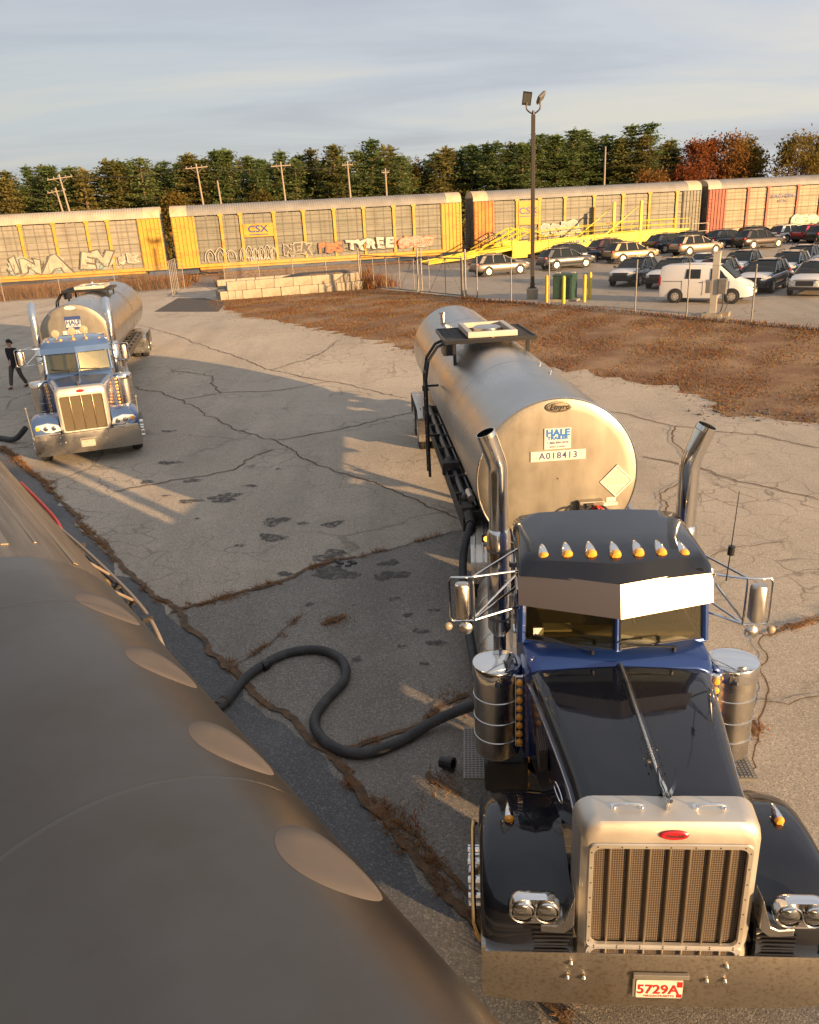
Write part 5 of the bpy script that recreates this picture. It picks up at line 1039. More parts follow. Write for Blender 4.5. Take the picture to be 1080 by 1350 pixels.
def railcar(label, s0, L, posts, frame, scr, roof, door, panels, door2=None):
    loc = RO+Vector((math.cos(RH), math.sin(RH), 0))*s0; t = thing('autorack_railcar', label, 'railcar', loc, RH, 'railcars on the track')
    Z0, ZE, D, ZR = 1.08, 5.22, 3.0, 6.22
    # sill, side screens with horizontal laps, posts
    m = MB(); m.box(0, L, -.04, D+.04, Z0-.28, Z0); m.box(2, L-2, .3, D-.3, Z0-.5, Z0-.28); m.build('side_sill', frame, t, 0, .01)
    for side, nm in ((0, 'side_screen'), (1, 'side_screen')):
        m = MB(); y = .06 if side == 0 else D-.06; sg = -1 if side == 0 else 1; n = 12; prof = []
        for k in range(n):
            za, zb = Z0+(ZE-Z0)*k/n, Z0+(ZE-Z0)*(k+1)/n; dd = .05 if k % 3 == 0 else .025; prof += [(y+sg*dd*.5, za+.01), (y+sg*dd, za+.04), (y+sg*.01, zb-.02)]
        m.loft([[(x, py, pz) for py, pz in prof] for x in (.1, L-.1)], False, False); m.build(nm, scr, t, 0)
    for x in posts:
        m = MB(); m.box(x-.125, x+.125, -.10, -.03, Z0-.05, ZE+.12); m.box(x-.22, x+.22, -.12, -.03, ZE-.06, ZE+.1)
        m.build('side_post', frame, t, 0, .012)
    # corrugated roof
    m = MB(); n = 14; prof = []
    for k in range(n+1): a = PI*k/n; prof.append((D/2-(D/2+.02)*math.cos(a), ZE+.05+(ZR-ZE-.05)*math.sin(a)**.75))
    xs = []; kx = int(L/.22)
    for k in range(kx+1): xs += [(.02+(L-.04)*k/kx, 0), (.02+(L-.04)*min(1, (k+.5)/kx), .022)]
    m.loft([[(x, py, pz+dz) for py, pz in prof] for x, dz in xs], False, False); m.build('corrugated_roof', roof, t, 0)
    for xe, sg in ((0, 1), (L, -1)):
        m = MB(); m.loft([[(xe+sg*a, py, pz+.03) for py, pz in prof] for a in (-.03, 1.45)], True, False); m.build('roof_end_hood', MT['roofend'] if door is not MT['railred'] else MT['gcream'], t, 30)
        m = MB(); d = 2.05; x0, x1 = sorted((xe, xe+sg*d))
        m.box(x0, x1, -.06, .06, Z0-.1, ZE+.02)
        for k in range(6): xx = x0+.12+k*(d-.24)/5; m.box(xx-.05, xx+.05, -.12, -.06, Z0-.1, ZE+.05)
        for zz in (1.7, 3.0, 4.3): m.box(x0+.05, x1-.05, -.085, -.06, zz, zz+.06)
        dr = m.build('corner_panel', door if sg > 0 or door2 is None else door2, t, 0, .012)
        m = MB()
        for k in range(10): zz = 1.1+k*.36; m.tube([(xe+sg*.12, -.16, zz), (xe+sg*.55, -.16, zz)], .018, 6)
        m.build('ladder_rungs', frame, dr)
        m = MB(); m.box(min(xe, xe-sg*.03), max(xe, xe-sg*.03), .06, D-.06, Z0, ZE+.4); m.box(min(xe, xe-sg*.12), max(xe, xe-sg*.12), D/2-.05, D/2+.05, Z0, ZE+.3)
        for k in range(8): zz = Z0+.3+k*.52; m.box(min(xe, xe-sg*.08), max(xe, xe-sg*.08), .2, D-.2, zz, zz+.07)
        m.build('end_door', MT['enddoor'], t, 0)
        m = MB(); m.box(min(xe+sg*.2, xe-sg*.62), max(xe+sg*.2, xe-sg*.62), D/2-.15, D/2+.15, .78, 1.0); m.build('coupler', MT['rust'], t, 0, .03)
        # truck: side frame and wheels
        cx = xe+sg*3.2; m = MB()
        for yy in (.45, D-.45): m.prism([(cx-1.25, .45), (cx-1.15, .66), (cx-.4, .62), (cx-.3, .78), (cx+.3, .78), (cx+.4, .62), (cx+1.15, .66), (cx+1.25, .45), (cx+.35, .3), (cx-.35, .3)], 1, yy-.08, yy+.08)
        bg_ = m.build('bogie', MT['rust'], t, 0, .02)
        for xx in (cx-.88, cx+.88):
            m = MB()
            for yy in (.72, D-.72): m.lathe([(.05, -.06), (.42, -.06), (.46, -.05), (.42, .07), (.05, .07)], (xx, yy, .56), (0, 1, 0), 20)
            m.cyl((xx, .7, .56), (xx, D-.7, .56), .08, 8); m.build('wheelset', MT['darksteel'], bg_)
    for (kind, *a) in panels:
        if kind == 'logo':
            x0, x1, z0, z1, sz = a; m = MB(); m.box(x0, x1, -.13, -.10, z0, z1); p = m.build('logo_panel', MT['railyellow'], t, 0, .01)
            text('lettering', 'CSX', sz, MT['navy'], p, M_front((x0+x1)/2-.05, -.135, z0+(z1-z0)*.58), .02, .002, sx=1.2)
            m = MB(); m.box((x0+x1)/2-sz*1.1, (x0+x1)/2+sz*1.05, -.137, -.131, z0+(z1-z0)*.58-sz*.62, z0+(z1-z0)*.58-sz*.52); m.build('underline', MT['navy'], p, 0)
        elif kind == 'words':
            x, z, s_, sz, mt = a; text('lettering', s_, sz, MT[mt], t, M_front(x, -.125, z), .004, .002)
        elif kind == 'graffiti':
            x, z, s_, sz, fill, line, sx_, back = a
            par = None
            sz *= .86
            if back:
                m = MB(); g = random.Random(int(x*10)); w = len(s_)*sz*.36*sx_; pts = [(x+w*math.cos(q)*(1+.12*math.sin(3*q+x)+.06*g.uniform(-1, 1)), z+sz*.52*math.sin(q)*(1+.15*math.sin(5*q))) for q in np.linspace(0, 2*PI, 40)[:-1]]
                pts = [(px, max(Z0-.2, pz)) for px, pz in pts]; m.prism(pts, 1, -.122, -.116); par = m.build('graffiti', MT[back], t, 0)
            gs = random.Random(int(x*10)+len(s_)); xc = x-len(s_)*sz*.36*sx_+sz*.36*sx_; o_ = None
            for ch in s_:
                M_ = M_front(xc, -.126-.0006*gs.random()*5, z+gs.uniform(-.06, .08)*sz)@Matrix.Rotation(gs.uniform(-.16, .16), 4, 'Z')@Matrix.Diagonal((sx_*gs.uniform(1.0, 1.3), gs.uniform(.95, 1.2), 1, 1))
                o_ = text('graffiti_letter' if par is None else 'graffiti_outline', ch, sz, MT[line], par or t, M_, .115*sz, .002); f_ = text('letter_fill', ch, sz, MT[fill], o_ if par is None else par, Matrix.Translation((0, -.008, 0))@M_, .06*sz, .002)
                wob(o_, xc, 0, sz); wob(f_, xc, 0, sz)
                xc += sz*.72*sx_
            gm = MB(); pp = []
            for k in range(int(len(s_)*3)):
                px, pz = x+(k/(len(s_)*3)-.5)*len(s_)*sz*.75*sx_, z-.12*sz+gs.uniform(-.3, .3)*sz; a0 = gs.uniform(0, 6.28)
                pp += [(px+sz*.2*math.cos(a0+q), -.138, max(Z0, pz+sz*.2*math.sin(a0+q*1.3))) for q in (0, 1.3, 2.6)]
            gm.tube(smooth_path(pp, 4), .018, 4); gm.build('graffiti_pattern', MT[line], par or t)
        elif kind == 'arcs':
            x0, x1, z, n, mt = a; m = MB()
            for k in range(n):
                c_ = x0+(x1-x0)*(k+.5)/n; w = (x1-x0)/n*.52; m.tube([(c_+w*math.cos(q), -.13, z-.5+.95*math.sin(q)*(.85+.15*math.sin(k*2.1))) for q in np.linspace(-.25, PI+.25, 15)], .035, 5)
                m.tube([(c_+w*.5*math.cos(q), -.13, z-.4+.5*math.sin(q)) for q in np.linspace(.2, PI*1.4, 12)], .026, 5)
            m.build('graffiti', MT[mt], t)
    return t
MT['roofend'] = mat('roof_end_cream', (.48, .4, .27), .6, var=(1.5, (.4, .3, .16), .45, .7)); MT['enddoor'] = mat('end_door_steel', (.2, .2, .2), .5, .4, var=(1.5, (.12, .115, .11), .4, .6))
Y = MT['railyellow']
railcar('yellow framed railcar with large cream and teal graffiti, leftmost', -28.3, 27.0, [2.6, 5.3, 8.0, 10.5, 12.2, 15.0, 17.8, 20.6, 22.4], Y, MT['screen'], MT['roofpale'], Y,
        [('graffiti', 9.0, 1.75, 'KIM', 1.75, 'gcream', 'gblack', 1.25, 'gteal'), ('graffiti', 14.6, 1.8, 'IN', 1.75, 'gcream', 'gblack', 1.25, 'gteal'), ('graffiti', 17.4, 1.85, 'A', 1.9, 'gcream', 'gblack', 1.5, 'gteal'), ('graffiti', 20.9, 1.9, 'EV', 1.75, 'gcream', 'gblack', 1.3, 'gteal'), ('graffiti', 23.6, 2.0, 'sk', 1.1, 'gpink', 'gwhite', 1.2, None)])
railcar('yellow framed railcar with a small lettered panel and a row of graffiti', -.35, 27.3, [4.4, 6.2, 9.25, 12.0, 14.87, 17.7, 20.6, 22.55], Y, MT['screendark'], MT['roofgalv'], Y,
        [('logo', 6.36, 9.1, 3.2, 4.35, .82), ('arcs', 2.6, 5.4, 2.0, 3, 'gwhite'), ('arcs', 5.8, 9.2, 2.0, 6, 'gwhite'), ('words', 7.6, 1.27, 'TEENARAS', .5, 'gwhite'), ('graffiti', 11.2, 1.85, 'NEK', 1.2, 'gblack', 'gcream', 1.1, None), ('graffiti', 14.3, 1.85, 'PBS', 1.2, 'gred', 'gblack', 1.1, None), ('graffiti', 18.2, 1.95, 'TYREE', 1.25, 'gwhite', 'gblack', 1.2, None), ('graffiti', 22.6, 1.9, 'SMOG', 1.15, 'gpink', 'gred', 1.15, 'gteal')])
railcar('yellow framed railcar with rusty orange corner panels behind the yellow ramp', 28.2, 24.2, [4.4, 6.75, 9.4, 12.5, 15.6, 18.5, 21.5], Y, MT['screendark'], MT['roofgalv'], MT['railorange'],
        [('logo', 4.56, 6.6, 2.9, 5.1, .85), ('graffiti', 8.9, 2.3, 'SCER', 1.5, 'gteal', 'gwhite', 1.1, None), ('arcs', .5, 4.0, 1.8, 4, 'gwhite')], MT['screendark'])  # dark colour of the right corner panel imitates shade at that end
railcar('oxide red framed tan railcar with mint graffiti, rightmost', 53.2, 27.0, [4.55, 6.85, 10.35, 13.1, 16, 19, 22], MT['railred'], MT['screenwarm'], MT['roofgalv'], MT['railred'],
        [('words', 8.6, 4.3, 'SOUTHERN', .52, 'navy'), ('words', 8.75, 3.85, 'AX 161', .42, 'navy'), ('graffiti', 11.8, 1.75, 'GERN', 1.3, 'gmint', 'gteal', 1.15, None), ('graffiti', 17.5, 1.75, 'OB', 1.4, 'gmint', 'gteal', 1.15, None)])
# rails and sleepers
m = MB(); sl_ = MB(); L0, L1 = -60, 130
def rp3(s, v, z): return (RO.x+math.cos(RH)*s-math.sin(RH)*v, RO.y+math.sin(RH)*s+math.cos(RH)*v, RO.z+z)
for v in (.78, 2.22): m.hexa([rp3(L0, v-.04, .0), rp3(L1, v-.04, .0), rp3(L1, v+.04, .0), rp3(L0, v+.04, .0)], [rp3(L0, v-.035, .16), rp3(L1, v-.035, .16), rp3(L1, v+.035, .16), rp3(L0, v+.035, .16)])
for k in range(int((L1-L0)/.6)): s = L0+k*.6; sl_.hexa([rp3(s, .2, -.1), rp3(s+.24, .2, -.1), rp3(s+.24, 2.8, -.1), rp3(s, 2.8, -.1)], [rp3(s, .2, .02), rp3(s+.24, .2, .02), rp3(s+.24, 2.8, .02), rp3(s, 2.8, .02)])
rl = m.build('railway_track', MT['rust'], None, 0); tag(rl, kind='structure'); sl_.build('sleepers', MT['rust'], rl, 0)

# ------------------------------------------------------------------ yellow loading ramp
def ramp():
    D_ = Vector((math.cos(RH), math.sin(RH), 0)); nrm = Vector((-math.sin(RH), math.cos(RH), 0)); loc = RO-nrm*5.0
    t = thing('loading_ramp', 'long yellow steel loading ramp with handrails and two tall braced frames', 'ramp', loc, RH)
    W = 2.9
    def deck(s): return float(np.interp(s, [22.3, 30.4, 38.6, 43.3, 48.4], [.12, 1.15, 1.55, 1.72, 1.72]))
    m = MB(); ss_ = [22.3, 26, 30.4, 34, 38.6, 43.3, 48.4]
    for a, b in zip(ss_, ss_[1:]):
        za, zb = deck(a), deck(b); m.hexa([(a, .1, za-.08), (b, .1, zb-.08), (b, W-.1, zb-.08), (a, W-.1, za-.08)], [(a, .1, za), (b, .1, zb), (b, W-.1, zb), (a, W-.1, za)])
    m.build('ramp_deck', MT['lime'], t, 0)
    for y in (0, W):
        m = MB()
        for a, b in zip(ss_, ss_[1:]):
            za, zb = deck(a), deck(b); da, db = (.12+.06*(a > 23), .32) if a < 26 else (.32, .32) if a < 30 else (.85, .85); 
            m.hexa([(a, y-.09, za-da), (b, y-.09, zb-db), (b, y+.09, zb-db), (a, y+.09, za-da)], [(a, y-.09, za+.12), (b, y-.09, zb+.12), (b, y+.09, zb+.12), (a, y+.09, za+.12)])
            m.box(a-.02, a+.02, y-.13, y+.13, za-da, za+.16)
        gd = m.build('girder', MT['lime'], t, 0, .01)
        if y == 0: text('lettering', 'BUCK 4', .52, MT['navy'], gd, M_front(37.2, -.095, deck(37.2)-.28)@Matrix.Rotation(.05, 4, 'Z'), .012, .002, sx=1.35)
        # handrails
        m = MB(); st = np.arange(33.2, 48.5, 1.52)
        for s in st: m.tube([(s, y, deck(s)), (s, y, deck(s)+1.02)], .024, 6)
        for hh in (.55, 1.02): m.tube([(s, y, deck(s)+hh) for s in st]+[(48.4, y, deck(48.4)+hh)], .028, 6)
        m.build('handrail', MT['lime'], t)
        # tall frame with long brace
        sp = 43.3 if y == 0 else 41.9
        m = MB(); m.box(sp-.13, sp+.13, y-.12, y+.12, 0, 4.55); m.hexa([(sp-3.9, y-.07, deck(sp-3.9)+.0), (sp-3.6, y-.07, deck(sp-3.6)+.0), (sp-3.6, y+.07, deck(sp-3.6)), (sp-3.9, y+.07, deck(sp-3.9))], [(sp-.25, y-.07, 4.15), (sp-.0, y-.07, 4.3), (sp-.0, y+.07, 4.3), (sp-.25, y+.07, 4.15)]); m.box(sp-.3, sp+1.4, y-.1, y+.1, .15, .35) if y == 0 else None
        m.build('braced_frame', MT['lime'], t, 0, .012)
        m = MB(); m.box(30.4, 31.9, y-.12, y+.12, .1, 1.6); m.box(30.4, 31.9, y-.15, y-.12, .5, 1.3)
        for a, b in (((27.2, 1.0), (31.0, 2.75)), ((28.4, 1.15), (31.6, 2.6)), ((29.6, 1.3), (32.3, 2.4)), ((31.2, 2.75), (33.2, 2.2)), ((31.0, 1.6), (31.0, 2.75)), ((32.2, 1.6), (32.2, 2.6))): m.tube([(a[0], y, a[1]), (b[0], y, b[1])], .06, 6)
        m.build('lift_linkage', MT['lime'], t, 0)
        for s in (34.5, 39.0): m = MB(); m.box(s-.1, s+.1, y-.1, y+.1, 0, deck(s)-.6); m.build('leg', MT['lime'], t, 0, .01)
    m = MB(); m.tube([(22.3, -.3, .2), (24, -.3, .5), (30.4, -.25, 1.2)], .09, 8); m.build('tongue_rail', MT['lime'], t)
    m = MB(); m.box(44.6, 44.95, -.5, -.35, .1, 1.25); m.build('white_control_box', MT['white'], t, 0, .02)
    m = MB()
    for s in (48.9, 50.6): m.tube([(s, .2, 0), (s, .2, 2.2)], .04, 6)
    for zz in (.8, 1.5, 2.2): m.tube([(48.9, .2, zz), (50.6, .2, zz)], .03, 6)
    m.build('end_barrier', MT['gwhite'], t)
ramp()
# ------------------------------------------------------------------ parked cars (local: x forward, y to the car's left)
MT['cladding'] = mat('black_cladding', (.02, .02, .021), .6); MT['film'] = mat('white_hood_film', (.72, .70, .66), .35); MT['alloy'] = mat('alloy_wheel', (.72, .68, .6), .35, .5)
MT['tail'] = mat('tail_lamp', (.3, .01, .01), .25, coat=.5); MT['hlamp'] = mat('car_headlamp', (.62, .6, .55), .15, .3)
CP = {}
def carpaint(n, c, metal=.4):
    if n not in CP: CP[n] = mat(n+'_car_paint', c, .32, metal, coat=1.0)
    return CP[n]
PA = {'bronze': (.26, .215, .17), 'graphite': (.085, .085, .09), 'gold': (.46, .34, .17), 'tan': (.4, .3, .21), 'brown': (.06, .045, .035), 'navy': (.015, .022, .045), 'black': (.012, .012, .014), 'silver': (.62, .61, .58), 'white': (.72, .7, .66), 'red': (.3, .012, .025), 'grey': (.2, .2, .2), 'green': (.05, .06, .05), 'wine': (.07, .012, .02)}
def car(label, x, y, hd, col, kind='suv', film=True, white_roof=False):
    t = thing('parked_car', label, 'car', (x, y, gz(x, y)+.004), hd, 'cars parked in the lot')
    P = carpaint(col, PA[col], .1 if col == 'white' else .4)
    if kind == 'suv': st = [(-2.40, .66, .55, .92), (-2.33, .84, .36, 1.0), (-1.9, .91, .26, 1.03), (-.6, .925, .25, 1.01), (.6, .925, .25, .99), (1.1, .92, .26, 1.01), (1.75, .90, .28, .95), (2.15, .85, .34, .87), (2.36, .70, .42, .76), (2.42, .5, .5, .68)]; gh = (-2.26, 1.12, -1.72, .12, .855, .66, 1.03, 1.54, 1.65)
    else: st = [(-2.25, .64, .45, .9), (-2.18, .8, .32, .98), (-1.6, .87, .24, .98), (-.4, .885, .22, .95), (.7, .885, .22, .93), (1.2, .88, .24, .9), (1.8, .84, .28, .84), (2.15, .74, .34, .74), (2.25, .5, .42, .64)]; gh = (-1.75, 1.3, -1.0, .25, .80, .58, .94, 1.36, 1.43)
    m = MB(); m.loft([[(xx, -w*.93, zl), (xx, -w, zl+(zt-zl)*.3), (xx, -w*.99, zl+(zt-zl)*.7), (xx, -w*.93, zt-.02), (xx, -w*.6, zt+.025), (xx, w*.6, zt+.025), (xx, w*.93, zt-.02), (xx, w*.99, zl+(zt-zl)*.7), (xx, w, zl+(zt-zl)*.3), (xx, w*.93, zl)] for xx, w, zl, zt in st]); bo = m.build('body', P, t, 180); sd = bo.modifiers.new('round', 'SUBSURF'); sd.levels = sd.render_levels = 1
    xb0, xb1, xt0, xt1, wb, wt, zb, zt, zr = gh
    B = [(xb0, -wb, zb-.07), (xb1, -wb, zb-.09), (xb1+.12, 0, zb-.09), (xb1, wb, zb-.09), (xb0, wb, zb-.07), (xb0-.05, 0, zb-.07)]; T_ = [(xt0, -wt, zt), (xt1, -wt, zt), (xt1+.1, 0, zt+.03), (xt1, wt, zt), (xt0, wt, zt), (xt0-.05, 0, zt+.03)]
    m = MB(); m.loft([B, T_], True); m.build('windows', MT['carglass'], t, 0)
    m = MB(); m.loft([[(a*1.0+(.02 if a > 0 else -.06), b*1.02, zt-.01+(c-zt)) for a, b, c in T_], [(a-.04*(1 if a > 0 else -1), b*.96, zr-.03+(c-zt)*.5) for a, b, c in T_], [(a*.8, b*.75, zr+(c-zt)*.3) for a, b, c in T_]]); ro_ = m.build('roof', MT['film'] if white_roof else P, t, 180); sd = ro_.modifiers.new('round', 'SUBSURF'); sd.levels = sd.render_levels = 1
    for s in (-1, 1):
        def pil(xa, xb, wa, wbk, th):
            m = MB(); m.hexa([(xa-th, s*(wb+.012)-.01, zb), (xa+th, s*(wb+.012)-.01, zb), (xa+th, s*(wb+.012)+.01, zb), (xa-th, s*(wb+.012)+.01, zb)], [(xb-th, s*(wt+.014)-.01, zt), (xb+th, s*(wt+.014)-.01, zt), (xb+th, s*(wt+.014)+.01, zt), (xb-th, s*(wt+.014)+.01, zt)]); m.build('pillar', P, t, 0)
        pil(xb1-.05, xt1-.02, 0, 0, .05); pil(.12*1, .02, 0, 0, .035); pil(-.95, -.9, 0, 0, .04); pil(xb0+.25, xt0+.12, 0, 0, .16 if kind == 'suv' else .08)
    if kind == 'suv':
        for s in (-1, 1): m = MB(); m.box(-1.0, .95, min(s*.92, s*.945), max(s*.92, s*.945), .24, .40); m.build('sill_cladding', MT['cladding'], t, 0, .015)
        m = MB(); m.box(2.3, 2.43, -.72, .72, .36, .5); m.build('front_bumper', MT['cladding'], t, 0, .015); m = MB(); m.box(-2.42, -2.3, -.74, .74, .36, .56); m.build('rear_bumper', MT['cladding'], t, 0, .015)
    m = MB(); m.box(2.36, 2.445, -.42, .42, .56, .80) if kind == 'suv' else m.box(2.2, 2.27, -.38, .38, .42, .58); m.build('grille', MT['cladding'], t, 0, .015)
    wx = 1.38 if kind == 'suv' else 1.3; wr = .36 if kind == 'suv' else .32
    for s in (-1, 1):
        for xx in (-wx, wx):
            a = MB(); a.lathe([(wr+.075, .0), (wr+.075, .02), (wr+.02, .03), (.02, .03)], (xx, s*.905, wr+.01), (0, s, 0), 22); a.build('wheel_arch', MT['cladding'], t, 40)
            w = MB(); w.lathe([(wr*.66, .02), (wr*.9, .03), (wr, .0), (wr, -.17), (wr*.6, -.2)], (xx, s*.93, wr), (0, s, 0), 22); w = w.build('wheel', MT['rubber'], t, 40)
            q = MB(); q.lathe([(wr*.67, .0), (wr*.62, .022), (.05, .03), (.005, .032)], (xx, s*.93, wr), (0, s, 0), 20); q.build('rim', MT['alloy'], w, 40)
            q = MB()
            for k in range(5):
                a0 = 2*PI*k/5+.3; q.prism([(xx+wr*.22*math.cos(a0-.35), wr+wr*.22*math.sin(a0-.35)), (xx+wr*.56*math.cos(a0-.22), wr+wr*.56*math.sin(a0-.22)), (xx+wr*.56*math.cos(a0+.22), wr+wr*.56*math.sin(a0+.22)), (xx+wr*.22*math.cos(a0+.35), wr+wr*.22*math.sin(a0+.35))], 1, s*.955-.003, s*.955+.003)
            q.build('rim_gap', MT['cladding'], w, 0)
        h = MB(); xf = 2.22 if kind == 'suv' else 2.05; h.loft([[(xf-.32, s*.885, .80), (xf-.32, s*.90, .90), (xf-.2, s*.85, .91), (xf-.2, s*.83, .8)], [(xf+.1, s*.70, .70), (xf+.1, s*.70, .80), (xf+.17, s*.5, .80), (xf+.19, s*.5, .70)]]); h.build('headlight', MT['hlamp'], t, 0)
        h = MB(); h.box(-2.42, -2.2, min(s*.6, s*.86), max(s*.6, s*.86), .86, 1.02); h.build('tail_light', MT['tail'], t, 0, .02)
        h = MB(); h.sph((xb1-.2, s*(wb+.13), zb+.1), .1, .1, .08, 10, 6); h.build('door_mirror', P, t)
        if kind == 'suv': h = MB(); h.tube([(xt1-.1, s*(wt-.04), zr-.02), (xt1-.2, s*(wt-.03), zr+.05), (xt0+.3, s*(wt-.03), zr+.05), (xt0+.1, s*(wt-.04), zr-.02)], .025, 6); h.build('roof_rail', MT['cladding'], t)
        for xx in (-.38, .62): h = MB(); h.box(xx-.1, xx+.1, min(s*.915, s*.95), max(s*.915, s*.95), .84, .87); h.build('door_handle', P, t, 0)
    if film:
        m = MB(); m.loft([[(xx, -w*.86, zt+.0), (xx, -w*.58, zt+.036), (xx, w*.58, zt+.036), (xx, w*.86, zt+.0)] for xx, w, zl, zt in ((1.06, .90, 0, 1.015), (1.75, .90, 0, .955), (2.15, .85, 0, .876), (2.3, .76, 0, .82))], False, False); o = m.build('hood_cover', MT['film'], t, 40)
    return t
A_ = .33; B_ = R(-128)
for args in (
 ('bronze grey wagon with a white hood cover, leftmost parked car', 8.4, 67.1, A_, 'bronze'), ('dark graphite wagon parked side on just right of the light pole', 14.2, 69.3, A_, 'graphite'), ('dark car with a white hood cover parked behind the graphite wagon', 15.6, 72.4, A_, 'navy'),
 ('gold wagon parked side on in front of the yellow ramp', 20.15, 71.2, A_, 'gold'), ('dark wine wagon half hidden behind the gold wagon', 19.6, 74.6, A_, 'wine'), ('tan wagon parked side on beyond the white van', 26.6, 73.6, A_, 'tan'), ('navy wagon behind the tail of the tan wagon', 25.4, 76.6, A_, 'navy'),
 ('dark brown wagon parked side on right of the tan wagon', 33.0, 75.6, A_, 'brown'), ('navy wagon behind the dark brown wagon', 31.6, 79.0, A_, 'navy'), ('black wagon between the tan wagon and the brown wagon, farther back', 28.6, 79.6, A_, 'black'),
 ('white wagon parked below the red railcar', 39.4, 83.0, A_, 'white'), ('black car at the far end below the mint graffiti', 45.5, 86.5, A_, 'black'), ('red wagon right of the white wagon below the railcar', 40.6, 80.6, A_, 'red'), ('black wagon right of the red wagon', 40.3, 77.2, A_, 'black'), ('pale gold wagon cut by the right edge of the view', 42.2, 75.9, A_, 'gold'), ('black wagon behind the white wagon', 36.6, 84.0, A_, 'black'),
 ('dark green grey wagon facing the dry grass, leftmost of its row', 15.4, 53.3, B_, 'green'), ('black wagon with a white hood cover, left of the white van', 16.9, 50.6, B_, 'black'), ('graphite wagon partly hidden behind the white van', 18.6, 48.2, B_, 'graphite'),
 ('navy wagon with a white hood cover just right of the white van', 20.3, 45.5, B_, 'navy'), ('silver wagon facing the dry grass at the right edge of the view', 21.9, 42.9, B_, 'silver'),
 ('grey wagon in the second row behind the navy wagon', 24.3, 51.2, B_, 'grey'), ('black wagon in the second row near the right edge of the view', 26.0, 48.6, B_, 'black'), ('green grey wagon in the third row near the right edge', 28.9, 52.6, B_, 'green'), ('dark wagon in the second row right of the pale roofed sedan', 22.6, 54.2, B_, 'graphite'), ('navy wagon in the third row behind the grey wagon', 27.6, 56.4, B_, 'navy')):
    car(*args)
car('low sedan with a pale roof behind the white van', 21.2, 57.2, B_+.3, 'silver', 'sedan', True, True)
